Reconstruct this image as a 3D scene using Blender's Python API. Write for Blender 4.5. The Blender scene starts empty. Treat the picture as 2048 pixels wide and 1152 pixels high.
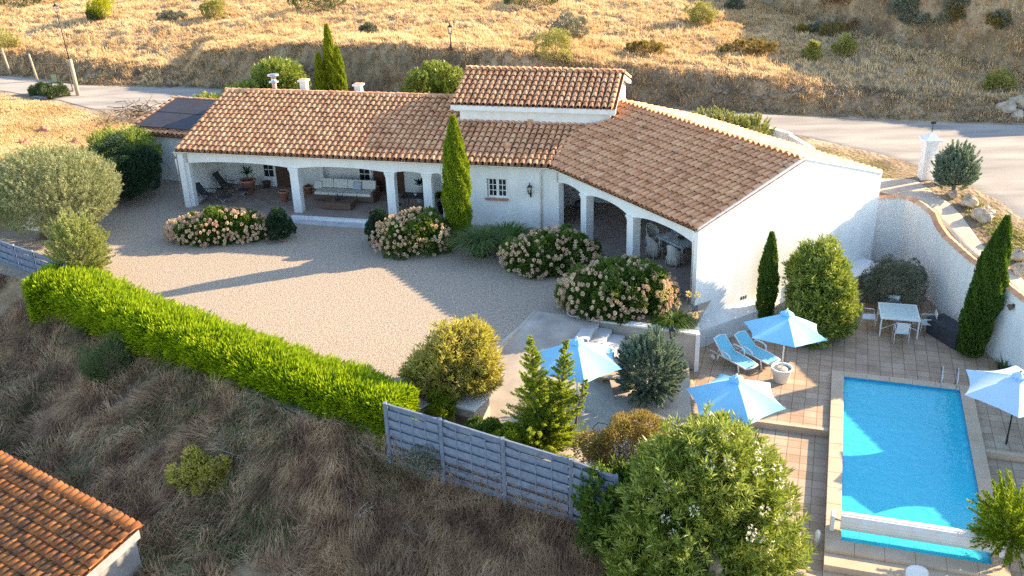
import bpy, math, numpy as np
from mathutils import Vector, Matrix
PI = math.pi
rng = np.random.default_rng(7)
S = bpy.context.scene
# ------------------------------------------------------------------ camera, sky, sun, exposure
F_PX, PITCH, ROLL, CAM_H = 2014.0, math.radians(24.44), math.radians(-1.82), 16.7
cd = bpy.data.cameras.new('camera'); cam = bpy.data.objects.new('camera', cd); S.collection.objects.link(cam)
cd.sensor_width = 36; cd.lens = F_PX / 2048 * 36; cd.clip_end = 2000; cd.clip_start = .5
fw = Vector((0, math.cos(PITCH), -math.sin(PITCH))); r0 = Vector((1, 0, 0)); u0 = r0.cross(fw)
rt = r0 * math.cos(ROLL) + u0 * math.sin(ROLL); up = -r0 * math.sin(ROLL) + u0 * math.cos(ROLL)
M = Matrix((rt, up, -fw)).transposed().to_4x4(); M.translation = (0, 0, CAM_H)
cam.matrix_world = M
S.camera = cam
SUN_AZ, SUN_EL = math.radians(21), math.radians(21.5)
w = bpy.data.worlds.new('World'); S.world = w; w.use_nodes = True
nt = w.node_tree; sky = nt.nodes.new('ShaderNodeTexSky'); sky.sky_type = 'NISHITA'; sky.sun_disc = False
sky.sun_elevation = SUN_EL; sky.sun_rotation = PI / 2 - SUN_AZ; sky.air_density = 1.0; sky.dust_density = .6
nt.links.new(sky.outputs[0], nt.nodes['Background'].inputs[0]); nt.nodes['Background'].inputs[1].default_value = .15
sl = bpy.data.lights.new('sun', 'SUN'); sl.energy = 5.0; sl.angle = math.radians(.5); sl.color = (1, .765, .48)
so = bpy.data.objects.new('sun', sl); S.collection.objects.link(so)
sd = Vector((math.cos(SUN_EL) * math.cos(SUN_AZ), math.cos(SUN_EL) * math.sin(SUN_AZ), math.sin(SUN_EL)))
so.rotation_euler = sd.to_track_quat('Z', 'Y').to_euler(); so.location = (30, 20, 30)
S.view_settings.view_transform = 'Standard'; S.view_settings.look = 'None'; S.view_settings.gamma = 1
S.view_settings.exposure = 1.78
S.cycles.max_bounces = 9; S.cycles.diffuse_bounces = 8; S.cycles.transparent_max_bounces = 12; S.cycles.use_denoising = False
col = S.collection

def A(px, py, z=0):                       # the point of the plane at height z seen at a photo pixel
    d = fw * F_PX + rt * (px - 1024) - up * (py - 576)
    k = (z - CAM_H) / d.z
    return (d.x * k, d.y * k, z)

# ------------------------------------------------------------------ helpers: materials
def _ramp(nt, cols, pos=None):
    r = nt.nodes.new('ShaderNodeValToRGB'); e = r.color_ramp.elements
    n = len(cols)
    for i, c in enumerate(cols):
        p = pos[i] if pos else i / (n - 1)
        if i < 2: el = e[i]; el.position = p
        else: el = e.new(p)
        el.color = (*c, 1)
    return r
def mat(name, cols, rough=.8, scale=5, detail=4, bump=0, bscale=None, metal=0, island=0, spec=.3, stretch=None, spots=None, coord='Object', bdist=.02):
    m = bpy.data.materials.new(name); m.use_nodes = True; nt = m.node_tree; b = nt.nodes['Principled BSDF']
    if not isinstance(cols[0], tuple): cols = [cols, cols]
    tc = nt.nodes.new('ShaderNodeTexCoord'); vec = tc.outputs[coord]
    if stretch:
        mp = nt.nodes.new('ShaderNodeMapping'); mp.inputs['Scale'].default_value = stretch
        nt.links.new(vec, mp.inputs[0]); vec = mp.outputs[0]
    no = nt.nodes.new('ShaderNodeTexNoise'); no.inputs['Scale'].default_value = scale; no.inputs['Detail'].default_value = detail
    nt.links.new(vec, no.inputs['Vector'])
    f = no.outputs['Fac']
    mr = nt.nodes.new('ShaderNodeMapRange'); mr.inputs[1].default_value = .3; mr.inputs[2].default_value = .7
    nt.links.new(f, mr.inputs[0]); f = mr.outputs[0]
    if island:
        g = nt.nodes.new('ShaderNodeNewGeometry'); mx = nt.nodes.new('ShaderNodeMix'); mx.inputs[0].default_value = island
        nt.links.new(f, mx.inputs[2]); nt.links.new(g.outputs['Random Per Island'], mx.inputs[3]); f = mx.outputs[0]
    r = _ramp(nt, cols); nt.links.new(f, r.inputs[0]); c = r.outputs[0]
    if spots:                              # (colour, noise scale, threshold, strength)
        n2 = nt.nodes.new('ShaderNodeTexNoise'); n2.inputs['Scale'].default_value = spots[1]; n2.inputs['Detail'].default_value = 5
        nt.links.new(tc.outputs[coord], n2.inputs['Vector'])
        m2 = nt.nodes.new('ShaderNodeMapRange'); m2.inputs[1].default_value = spots[2]; m2.inputs[2].default_value = spots[2] + .12; m2.inputs[4].default_value = spots[3]
        nt.links.new(n2.outputs['Fac'], m2.inputs[0])
        mc = nt.nodes.new('ShaderNodeMix'); mc.data_type = 'RGBA'; mc.inputs[7].default_value = (*spots[0], 1)
        nt.links.new(m2.outputs[0], mc.inputs[0]); nt.links.new(c, mc.inputs[6]); c = mc.outputs[2]
    nt.links.new(c, b.inputs['Base Color'])
    b.inputs['Roughness'].default_value = rough; b.inputs['Metallic'].default_value = metal
    b.inputs['Specular IOR Level'].default_value = spec
    if bump:
        n3 = nt.nodes.new('ShaderNodeTexNoise'); n3.inputs['Scale'].default_value = bscale or scale * 4; n3.inputs['Detail'].default_value = 5
        nt.links.new(tc.outputs[coord], n3.inputs['Vector'])
        bp = nt.nodes.new('ShaderNodeBump'); bp.inputs['Strength'].default_value = bump; bp.inputs['Distance'].default_value = bdist
        nt.links.new(n3.outputs['Fac'], bp.inputs['Height']); nt.links.new(bp.outputs[0], b.inputs['Normal'])
    return m
def leafmat(name, cols, trans=.35, tcol=None, rough=.6, spec=.25, patch=.35, scale=1.5):
    m = mat(name, cols, rough=rough, scale=scale, detail=3, island=1 - patch, spec=spec)
    nt = m.node_tree; b = nt.nodes['Principled BSDF']; out = nt.nodes['Material Output']
    t = nt.nodes.new('ShaderNodeBsdfTranslucent'); mx = nt.nodes.new('ShaderNodeMixShader'); mx.inputs[0].default_value = trans
    src = b.inputs['Base Color'].links[0].from_socket
    if tcol:
        mc = nt.nodes.new('ShaderNodeMix'); mc.data_type = 'RGBA'; mc.inputs[0].default_value = .7; mc.inputs[7].default_value = (*tcol, 1)
        nt.links.new(src, mc.inputs[6]); src = mc.outputs[2]
    nt.links.new(src, t.inputs[0]); nt.links.new(b.outputs[0], mx.inputs[1]); nt.links.new(t.outputs[0], mx.inputs[2]); nt.links.new(mx.outputs[0], out.inputs[0])
    return m

MT = {}
MT['render'] = mat('white_render', [(.70, .70, .69), (.79, .785, .77)], .9, 1.3, bump=.35, bscale=45, bdist=.012, stretch=(2.2, 2.2, .5), spots=((.60, .56, .50), 1.1, .56, .28))
MT['render_old'] = mat('weathered_render', [(.62, .61, .58), (.74, .74, .72)], .9, 1.5, bump=.3, bscale=40, bdist=.01)
MT['trim'] = mat('cream_trim', [(.72, .66, .58), (.78, .73, .66)], .6, 4)
MT['tiles'] = mat('terracotta_tiles', [(.46, .20, .095), (.61, .30, .155), (.70, .38, .205), (.78, .49, .29)], .85, 2.2, island=.5, bump=.4, bscale=30, spots=((.17, .10, .06), 1.6, .58, .45))
MT['tiles_wing'] = mat('terracotta_tiles_lichen', [(.43, .18, .085), (.59, .28, .145), (.68, .355, .19), (.76, .45, .26)], .85, 2.2, island=.5, bump=.4, bscale=30, spots=((.17, .10, .055), 3.5, .55, .5))
MT['tiles_old'] = mat('orange_tiles', [(.22, .07, .025), (.36, .13, .04), (.44, .18, .06)], .85, 2.0, island=.6, bump=.4, bscale=30, spots=((.10, .06, .04), 2.2, .5, .75))
MT['deckdark'] = mat('roof_underlay', (.12, .07, .05), .9)
MT['floor'] = mat('veranda_floor_tile', [(.26, .20, .17), (.34, .27, .23)], .7, 2, bump=.2, bscale=30)
MT['concrete'] = mat('concrete', [(.34, .29, .24), (.48, .42, .35)], .9, 1.3, bump=.3, bscale=40, spots=((.30, .27, .24), 1.1, .52, .5))
MT['concrete_grey'] = mat('grey_concrete', [(.40, .40, .40), (.56, .56, .55)], .9, 1.7, bump=.3, bscale=30)
MT['dark_metal'] = mat('dark_metal', (.035, .035, .04), .5, metal=.3)
MT['darkfab'] = mat('dark_fabric', [(.035, .04, .05), (.06, .065, .075)], .9, 20)
MT['white_plastic'] = mat('white_plastic', (.78, .77, .75), .4, spec=.5)
MT['wicker'] = mat('brown_wicker', [(.10, .06, .04), (.20, .13, .09)], .8, 40, bump=.8, bscale=90)
MT['wicker_light'] = mat('pale_wicker', [(.50, .46, .40), (.64, .60, .54)], .8, 40, bump=.6, bscale=90)
MT['cushion'] = mat('cream_cushion', [(.60, .57, .52), (.68, .66, .62)], .9, 6, bump=.2)
MT['cushion_blue'] = mat('blue_grey_cushion', [(.35, .40, .48), (.42, .47, .55)], .9, 6, bump=.2)
MT['terracotta'] = mat('terracotta_pot', [(.36, .16, .11), (.46, .22, .15)], .8, 6)
MT['glassdark'] = mat('window_pane', (.02, .025, .03), .08, spec=.9)
MT['wood_dark'] = mat('dark_wood', [(.06, .03, .02), (.12, .06, .035)], .7, 8, stretch=(1, 1, 8))
MT['bark'] = mat('bark', [(.10, .075, .055), (.20, .16, .12)], .95, 12, bump=.8, bscale=30)
MT['fence_paint'] = mat('blue_grey_paint', [(.12, .155, .215), (.185, .23, .31)], .75, 8, bump=.2, bscale=50)
MT['stone'] = mat('pale_rock', [(.30, .24, .18), (.52, .44, .34)], .95, 3, bump=.8, bscale=9, bdist=.08)
MT['sand_stone'] = mat('coping_stone', [(.50, .36, .24), (.60, .45, .32)], .85, 1.6, bump=.3, bscale=50)
MT['weathered_wood'] = mat('weathered_wood', [(.34, .27, .19), (.50, .40, .28)], .9, 6, stretch=(6, 6, 1), bump=.3)
MT['rust'] = mat('rusty_metal', [(.10, .07, .05), (.18, .12, .08)], .8, 8)
MT['solar'] = mat('solar_cells', [(.03, .028, .035), (.045, .04, .05)], .55, 3, spec=.25)
MT['steel'] = mat('steel', (.55, .56, .58), .25, metal=.9)
MT['fab_cover'] = mat('black_cover', [(.03, .032, .04), (.05, .052, .06)], .8, 8, bump=.4)
MT['soil'] = mat('soil', [(.10, .07, .05), (.18, .13, .09)], 1, 8, bump=.5)
MT['sling'] = mat('blue_sling', [(.16, .48, .60), (.22, .56, .68)], .8, 30)
MT['blossom'] = leafmat('hydrangea_blossom', [(.48, .27, .20), (.66, .44, .30), (.76, .58, .37), (.76, .68, .42)], .2, patch=.85, scale=2.5)

# leaf materials
LM = {}
LM['hedge'] = leafmat('hedge_leaf', [(.045, .10, .005), (.17, .26, .006), (.33, .41, .01), (.50, .51, .03)], .32, (.42, .60, .01), patch=.5, scale=2.2)
LM['oleander'] = leafmat('oleander_leaf', [(.04, .08, .012), (.13, .19, .025), (.29, .34, .055), (.56, .54, .20)], .3, (.38, .46, .05), spec=.4, rough=.45)
LM['oleander_dark'] = leafmat('laurel_leaf', [(.03, .07, .015), (.07, .13, .02), (.15, .22, .03)], .3, (.25, .38, .03), spec=.4, rough=.45)
LM['cypress'] = leafmat('cypress_leaf', [(.06, .11, .008), (.16, .24, .012), (.32, .38, .02)], .3, (.36, .45, .015))
LM['cypress_dark'] = leafmat('dark_cypress_leaf', [(.025, .06, .012), (.06, .11, .015), (.11, .17, .02)], .25, (.15, .28, .02))
LM['olive'] = leafmat('olive_leaf', [(.12, .15, .07), (.24, .27, .13), (.36, .38, .20), (.46, .46, .28)], .3, (.40, .40, .12))
LM['juniper_light'] = leafmat('golden_juniper_leaf', [(.16, .20, .06), (.30, .34, .10), (.44, .44, .18)], .3, (.45, .45, .12))
LM['blue'] = leafmat('blue_conifer_leaf', [(.08, .14, .11), (.16, .23, .18), (.28, .32, .22)], .25, (.25, .32, .14))
LM['bamboo'] = leafmat('bamboo_leaf', [(.16, .18, .02), (.32, .30, .04), (.48, .40, .12), (.58, .46, .22)], .4, (.50, .46, .05))
LM['dark'] = leafmat('dark_evergreen_leaf', [(.012, .035, .02), (.03, .065, .03), (.05, .09, .04)], .2)
LM['grey'] = leafmat('grey_shrub_leaf', [(.10, .11, .07), (.20, .21, .14), (.32, .32, .24)], .2)
LM['hyd'] = leafmat('hydrangea_leaf', [(.03, .07, .015), (.07, .13, .02), (.14, .18, .03)], .3, (.2, .3, .03))
LM['young'] = leafmat('bright_conifer_leaf', [(.09, .16, .01), (.20, .28, .02), (.34, .40, .05)], .45, (.45, .52, .03))
LM['brown'] = leafmat('browning_leaf', [(.13, .095, .03), (.26, .19, .055), (.38, .28, .10)], .35, (.36, .28, .06))
LM['papyrus'] = leafmat('papyrus_leaf', [(.05, .10, .03), (.12, .18, .06), (.25, .27, .10)], .3)
LM['straw'] = leafmat('dry_straw', [(.43, .275, .12), (.70, .48, .23), (.84, .62, .34), (.92, .75, .47)], .35, patch=.5, scale=.35)
LM['scrub'] = leafmat('dry_scrub', [(.11, .06, .035), (.34, .20, .115), (.56, .37, .205), (.76, .56, .33)], .3, patch=.72, scale=1.1)
LM['scrub_green'] = leafmat('green_scrub', [(.05, .08, .03), (.11, .15, .05), (.20, .22, .08)], .2, patch=.6)
LM['grassgreen'] = leafmat('half_green_grass', [(.22, .24, .05), (.38, .36, .10), (.52, .44, .18)], .35, patch=.6, scale=.5)
LM['broom'] = leafmat('yellow_broom', [(.32, .36, .02), (.52, .52, .03)], .4)
LM['twig'] = leafmat('pale_dry_twig', [(.32, .28, .22), (.50, .44, .36)], .1)

# ------------------------------------------------------------------ helpers: objects
def tag(o, label=None, cat=None, group=None, kind=None):
    if label: o['label'] = label
    if cat: o['category'] = cat
    if group: o['group'] = group
    if kind: o['kind'] = kind
    return o
def thing(name, label, cat, loc=(0, 0, 0), rz=0, group=None):
    o = bpy.data.objects.new(name, None); col.objects.link(o); o.location = loc; o.rotation_euler = (0, 0, rz)
    o.empty_display_size = .3
    return tag(o, label, cat, group)
def np_mesh(name, V, Q, m, parent=None, smooth=False):
    V = np.asarray(V, dtype=np.float32); Q = np.asarray(Q, dtype=np.int32)
    me = bpy.data.meshes.new(name); k = Q.shape[1]
    me.vertices.add(len(V)); me.vertices.foreach_set('co', V.ravel())
    me.loops.add(Q.size); me.loops.foreach_set('vertex_index', Q.ravel())
    me.polygons.add(len(Q)); me.polygons.foreach_set('loop_start', np.arange(0, Q.size, k, dtype=np.int32))
    me.polygons.foreach_set('loop_total', np.full(len(Q), k, dtype=np.int32))
    if smooth: me.polygons.foreach_set('use_smooth', np.ones(len(Q), dtype=bool))
    me.update(calc_edges=True); me.materials.append(m)
    o = bpy.data.objects.new(name, me); col.objects.link(o)
    if parent: o.parent = parent
    return o
class MB:
    def __init__(s, xf=None): s.v = []; s.f = []; s.sm = []; s.xf = xf
    def add(s, vs, fs, sm=False):
        n = len(s.v)
        s.v += [tuple(s.xf @ Vector(v)) if s.xf else tuple(v) for v in vs]
        s.f += [tuple(i + n for i in f) for f in fs]; s.sm += [sm] * len(fs)
    def box(s, x0, x1, y0, y1, z0, z1, m=None):
        vs = [(x, y, z) for z in (z0, z1) for (x, y) in ((x0, y0), (x1, y0), (x1, y1), (x0, y1))]
        if m: vs = [m @ Vector(v) for v in vs]
        s.add(vs, [(3, 2, 1, 0), (4, 5, 6, 7), (0, 1, 5, 4), (1, 2, 6, 5), (2, 3, 7, 6), (3, 0, 4, 7)]); return s
    def bar(s, a, b, w, h=None):           # square bar between two points
        a = Vector(a); b = Vector(b); d = b - a; L = d.length; h = h or w
        q = d.to_track_quat('Z', 'Y').to_matrix().to_4x4(); q.translation = a
        return s.box(-w / 2, w / 2, -h / 2, h / 2, 0, L, q)
    def tube(s, pts, r, n=8, cap=True):
        pts = [Vector(p) for p in pts]; rs = r if isinstance(r, (list, tuple)) else [r] * len(pts); vs = []; fs = []
        for i, p in enumerate(pts):
            t = (pts[min(i + 1, len(pts) - 1)] - pts[max(i - 1, 0)]).normalized(); q = t.to_track_quat('Z', 'Y')
            for k in range(n):
                a = 2 * PI * k / n; vs.append(p + q @ Vector((rs[i] * math.cos(a), rs[i] * math.sin(a), 0)))
        for i in range(len(pts) - 1):
            for k in range(n): fs.append((i * n + k, i * n + (k + 1) % n, (i + 1) * n + (k + 1) % n, (i + 1) * n + k))
        if cap: fs.append(tuple(reversed(range(n)))); fs.append(tuple((len(pts) - 1) * n + k for k in range(n)))
        s.add(vs, fs, True); return s
    def lathe(s, prof, c=(0, 0, 0), n=20):   # prof: (radius, z)
        vs = []; fs = []
        for (r, z) in prof:
            for k in range(n): a = 2 * PI * k / n; vs.append((c[0] + r * math.cos(a), c[1] + r * math.sin(a), c[2] + z))
        for i in range(len(prof) - 1):
            for k in range(n): fs.append((i * n + k, i * n + (k + 1) % n, (i + 1) * n + (k + 1) % n, (i + 1) * n + k))
        fs.append(tuple(reversed(range(n)))); fs.append(tuple((len(prof) - 1) * n + k for k in range(n)))
        s.add(vs, fs, True); return s
    def prism(s, poly, y0, y1):            # polygon in x,z extruded along y
        n = len(poly); vs = [(x, y0, z) for x, z in poly] + [(x, y1, z) for x, z in poly]
        s.add(vs, [tuple(range(n)), tuple(reversed(range(n, 2 * n)))] + [(i + n, (i + 1) % n + n, (i + 1) % n, i) for i in range(n)]); return s
    def slab(s, poly, z0, z1):             # polygon in x,y extruded along z
        n = len(poly); vs = [(x, y, z0) for x, y in poly] + [(x, y, z1) for x, y in poly]
        s.add(vs, [tuple(reversed(range(n))), tuple(range(n, 2 * n))] + [(i, (i + 1) % n, (i + 1) % n + n, i + n) for i in range(n)]); return s
    def build(s, name, m, parent=None, bevel=0):
        me = bpy.data.meshes.new(name); me.from_pydata(s.v, [], s.f); me.polygons.foreach_set('use_smooth', s.sm); me.update(); me.materials.append(m)
        o = bpy.data.objects.new(name, me); col.objects.link(o)
        if parent: o.parent = parent
        if bevel:
            b = o.modifiers.new('bevel', 'BEVEL'); b.width = bevel; b.segments = 2; b.limit_method = 'ANGLE'
        return o
def copy_tree(o, parent=None):
    c = o.copy(); col.objects.link(c)
    if parent: c.parent = parent
    for ch in list(o.children): copy_tree(ch, c)
    return c

# ------------------------------------------------------------------ terrain
T = -1.4                                    # pool terrace level
UPPER = np.array([(-90, 52), (-24.2, 45.2), (-21.9, 48), (-21.5, 52.5), (-21.4, 57.6), (-14, 57.8), (4, 53), (9, 51.2), (15.6, 40.75), (17.0, 40.45), (17.2, 39.4), (17.38, 38.4), (17.43, 37.2), (17.45, 35.2), (17.7, 33.4), (17.95, 31.5), (18.2, 29.5), (18.55, 26.5), (19.1, 22.5), (20.1, 15), (21.5, 4), (90, 4), (90, 300), (-90, 300)], float)
LOWER = np.array([(-90, 45), (-24, 41.5), (-18.9, 38), (-10.9, 30.6), (-6.8, 27.2), (-4, 26.2), (1.4, 23.3), (3.2, 22.4), (5.0, 19.5), (5.5, 4), (-90, 4)], float)
TERR = np.array([(5.9, 28.5), (6.6, 32.3), (6.95, 34.1), (8.5, 37.2), (12.5, 41.5), (17.5, 41.5), (18.6, 31), (19.6, 24), (22, 12), (13, 17), (8.2, 21.3), (5.0, 22.4), (1.3, 23.2), (3.5, 25.5)], float)
SOUTH = np.array([(5.0, 23.0), (8.2, 22.2), (13, 18.5), (22, 15.5), (22, 4), (5.3, 4)], float)
PATIO = np.array([(6.62, 32.3), (5.9, 28.5), (3.6, 25.4), (1.3, 23.2), (-4, 26.3), (-2.5, 28.3), (.85, 34.55), (2.4, 33.97)], float)
POOLP = np.array([(10.9, 31.9), (16.0, 30.3), (13.2, 20.2), (8.2, 21.9)], float)
def sdist(P, poly):                        # signed distance to a polygon, positive inside
    x, y = P[:, 0], P[:, 1]; d = np.full(len(P), 1e9); ins = np.zeros(len(P), bool); n = len(poly)
    for i in range(n):
        a = poly[i]; b = poly[(i + 1) % n]; e = b - a; w_ = P - a
        t = np.clip((w_ @ e) / (e @ e), 0, 1); q = w_ - t[:, None] * e; d = np.minimum(d, np.hypot(q[:, 0], q[:, 1]))
        c = (a[1] > y) != (b[1] > y)
        with np.errstate(divide='ignore', invalid='ignore'):
            xi = (b[0] - a[0]) * (y - a[1]) / (b[1] - a[1]) + a[0]
        ins ^= c & (x < xi)
    return np.where(ins, d, -d)
def sstep(a, b, x): t = np.clip((x - a) / (b - a), 0, 1); return t * t * (3 - 2 * t)
_vg = np.random.default_rng(3).random((4, 256, 256))
def vnoise(x, y, k=0):
    xi = np.floor(x).astype(int); yi = np.floor(y).astype(int); fx = x - xi; fy = y - yi; fx = fx * fx * (3 - 2 * fx); fy = fy * fy * (3 - 2 * fy); g = _vg[k]
    a = g[yi % 256, xi % 256]; b = g[yi % 256, (xi + 1) % 256]; c = g[(yi + 1) % 256, xi % 256]; d = g[(yi + 1) % 256, (xi + 1) % 256]
    return (a + (b - a) * fx) * (1 - fy) + (c + (d - c) * fx) * fy - .5
def wav(x, y):
    z = 0
    for i, (s_, a_) in enumerate(((7, 1.3), (3.6, .8), (1.7, .45), (.85, .22), (.45, .1))): z = z + a_ * vnoise(x / s_ + 11.3 * i, y / s_ * 1.15 + 5.7 * i, i % 4) * 1.3
    return z
BX = np.array([-60, -33.7, -29, -23.5, -22, -20.2, -13, -6.5, -.4, 8.3, 13.7, 18.9, 22.5, 27.5, 60])
BY = np.array([78, 71.6, 68.7, 67.3, 66.9, 66.4, 63.7, 60.8, 59.6, 57.4, 55.6, 54, 52.8, 51.6, 42])
BH = np.array([1.5, 1.35, 1.1, .8, .25, 1.9, 2.7, 3.0, 2.7, 1.9, 1.6, 1.0, .8, .7, .6])
B2X = np.array([-60, 14, 18, 20, 25, 29.6, 40, 60]); B2Y = np.array([300, 300, 79, 73.7, 63.7, 57.2, 49, 40]); B2H = np.array([0, 0, 1.5, 3, 3.7, 3.7, 3.5, 3.2])
def height(x, y):
    x = np.asarray(x, float); y = np.asarray(y, float); sh = x.shape; x = x.ravel(); y = y.ravel()
    P = np.stack([x, y], 1)
    wv = wav(x, y); wf = .5 * vnoise(x / 1.4, y / 1.1, 2) * .5 + .22 * vnoise(x / .6, y / .6, 3) + .14 * vnoise(x / 4, y / 2.2, 1)
    z = np.full(len(x), -.12)
    dT = sdist(P, TERR); dS = sdist(P, SOUTH); dP = sdist(P, PATIO)
    z = np.where(dP > 0, -1.45, z); z = np.where(dT > 0, T - 1.3, z); z = np.where(dS > 0, T - 1.3, z)
    dO = sdist(P, POOLP); z = np.where(dO > 0, T - 2.4, z)
    dL = sdist(P, LOWER)
    zl = -.35 - .55 * np.clip(dL, 0, 5) - .22 * np.clip(dL - 5, 0, 30) + (wv * .35) * sstep(.5, 2.5, dL) - 1.25 * sstep(-5.6, -3.9, x) * sstep(0, .1, dL)
    z = np.where(dL > 0, zl, z)
    dU = sdist(P, UPPER)
    b = y - np.interp(x, BX, BY); bh = np.interp(x, BX, BH)
    zu = 1.85 + .02 * np.clip(y - 60, 0, 100) * sstep(3, 12, b) + (bh * (1 - sstep(1.5, 9, b)) + np.interp(x, [-35, -22, -6, 10, 20, 30], [1.4, 1.6, 2.3, 1.9, 1.3, 1.1]) * sstep(1.5, 9, b)) * sstep(0, 2.0, b + .22 * wv) + (wv * .07 + wf) * sstep(-.2, 1.5, b)
    zu += .05 * np.clip(b - 2.5, 0, 400)
    b2 = y - np.interp(x, B2X, B2Y); zu += (np.interp(x, B2X, B2H) + .8 * wv) * sstep(0, 2.4, b2 + .5 * wv)
    zu = zu + np.where((b < 0) & (x < -22), .10 * wv, 0)
    zu = zu + .25 * sstep(-24, -30, x) * sstep(0, -8, b)
    zr = np.interp(y, [10, 22, 31.5, 37, 38.4, 40, 44], [.7, .85, 1.0, 1.2, 1.45, 1.75, 1.85]); zu = np.where((x > 15) & (y < 44), zr + (zu - 1.85) * .5, zu)
    t = sstep(0, .14, dU)
    z = z * (1 - t) + zu * t
    return z.reshape(sh)
def hz(x, y): return float(height(np.array([x]), np.array([y]))[0])
def hit(px, py):                           # march the photo ray into the terrain
    d = (fw * F_PX + rt * (px - 1024) - up * (py - 576)).normalized(); o = Vector((0, 0, CAM_H))
    ts = np.arange(18, 220, .15); X = d.x * ts; Y = d.y * ts; Z = CAM_H + d.z * ts; H = height(X, Y)
    i = int(np.argmax(Z < H)); return (float(X[i]), float(Y[i]), float(H[i]))
gx = np.concatenate([np.arange(-90, -36, 2.), np.arange(-36, -6, .25), np.arange(-6, 20, .125), np.arange(20, 36, .25), np.arange(36, 90, 2.)])
gy = np.concatenate([np.arange(3, 18, 1.), np.arange(18, 21, .25), np.arange(21, 42, .125), np.arange(42, 84, .25), np.arange(84, 150, 2.), np.arange(150, 500, 20.)])
X, Y = np.meshgrid(gx, gy); Z = height(X, Y)
nx, ny = len(gx), len(gy); idx = np.arange(nx * ny).reshape(ny, nx)
V = np.stack([X.ravel(), Y.ravel(), Z.ravel()], 1)
Q = np.stack([idx[:-1, :-1].ravel(), idx[:-1, 1:].ravel(), idx[1:, 1:].ravel(), idx[1:, :-1].ravel()], 1)
gm = mat('dry_ground', [(.15, .10, .065), (.28, .20, .12), (.40, .29, .18), (.46, .36, .23)], 1, .6, 10, bump=.9, bscale=5, bdist=.15, spots=((.14, .10, .06), .35, .5, .6))
tag(np_mesh('ground', V, Q, gm, smooth=True), kind='structure')

def ribbon(name, near, far, m, sub=60, cross=14, dz=.035, kind='structure'):
    near = np.array(near, float); far = np.array(far, float)
    def rs(P):
        s_ = np.concatenate([[0], np.cumsum(np.linalg.norm(np.diff(P, axis=0), axis=1))]); t = np.linspace(0, s_[-1], sub)
        return np.stack([np.interp(t, s_, P[:, 0]), np.interp(t, s_, P[:, 1])], 1)
    a, b = rs(near), rs(far); t = np.linspace(0, 1, cross)[None, :, None]; G = a[:, None] * (1 - t) + b[:, None] * t
    z = height(G[..., 0], G[..., 1]) + dz; z[:, 0] -= .1; z[:, -1] -= .1
    i_ = np.arange(sub * cross).reshape(sub, cross)
    Q = np.stack([i_[:-1, :-1].ravel(), i_[1:, :-1].ravel(), i_[1:, 1:].ravel(), i_[:-1, 1:].ravel()], 1)
    return tag(np_mesh(name, np.concatenate([G.reshape(-1, 2), z.reshape(-1, 1)], 1), Q, m, smooth=True), kind=kind)
MT['road'] = mat('pale_gravel_road', [(.22, .20, .18), (.31, .28, .25), (.40, .36, .31)], .95, .7, 9, bump=.5, bscale=12, stretch=(.35, 1.6, 1))
ribbon('road', [(-36, 68), (-28.5, 63.2), (-25, 60.5), (-20, 59.5), (-6, 56.5), (4, 55), (9.5, 53.8), (15, 50.5), (18.2, 46.5), (19.9, 42.6), (20.8, 38), (21.5, 34), (22.5, 26)],
       [(-44, 76.5), (-34, 71.2), (-29, 68.2), (-20, 66.0), (-6.5, 60.4), (-.4, 59.0), (8.3, 57.0), (13.7, 55.2), (18.9, 53.4), (22.5, 52.2), (30, 50.6), (42, 46), (60, 38)], MT['road'], 140, 40, .025)
MT['path'] = mat('tan_concrete_path', [(.50, .38, .28), (.62, .50, .38)], .95, 1.5, bump=.3, bscale=30)
ribbon('path', [(16.2, 41.6), (17.5, 40.2), (17.75, 38), (17.95, 35), (18.2, 32), (18.7, 28), (19.4, 23)], [(16.6, 43.6), (18.4, 43.4), (18.85, 39.2), (18.75, 36.4), (18.95, 32.6), (19.5, 28.5), (20.4, 23.4)], MT['path'], 80, 8, .05)

# court gravel: one sheet at z = 0
def sheet(name, poly, z, m, kind='structure'):
    o = MB(); o.add([(x, y, z) for x, y in poly], [tuple(range(len(poly)))]); return tag(o.build(name, m), kind=kind)
MT['gravel'] = mat('court_gravel', [(.26, .21, .16), (.385, .315, .24), (.51, .425, .33)], .95, 13, 6, bump=1, bscale=26, bdist=.05, spots=((.17, .14, .12), 9, .56, .6))
sheet('gravel_court', [(-24.3, 45.3), (-24.3, 41.3), (-19, 38.2), (-10.8, 30.8), (-6.7, 27.4), (-4.2, 26.4), (-2.4, 28.3), (.3, 33.2), (.9, 34.5), (2.5, 33.85), (6.45, 32.3), (7.6, 34.9), (9, 37), (3, 46), (-15, 53), (-21.6, 54), (-22, 48)], 0, MT['gravel'])

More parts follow.
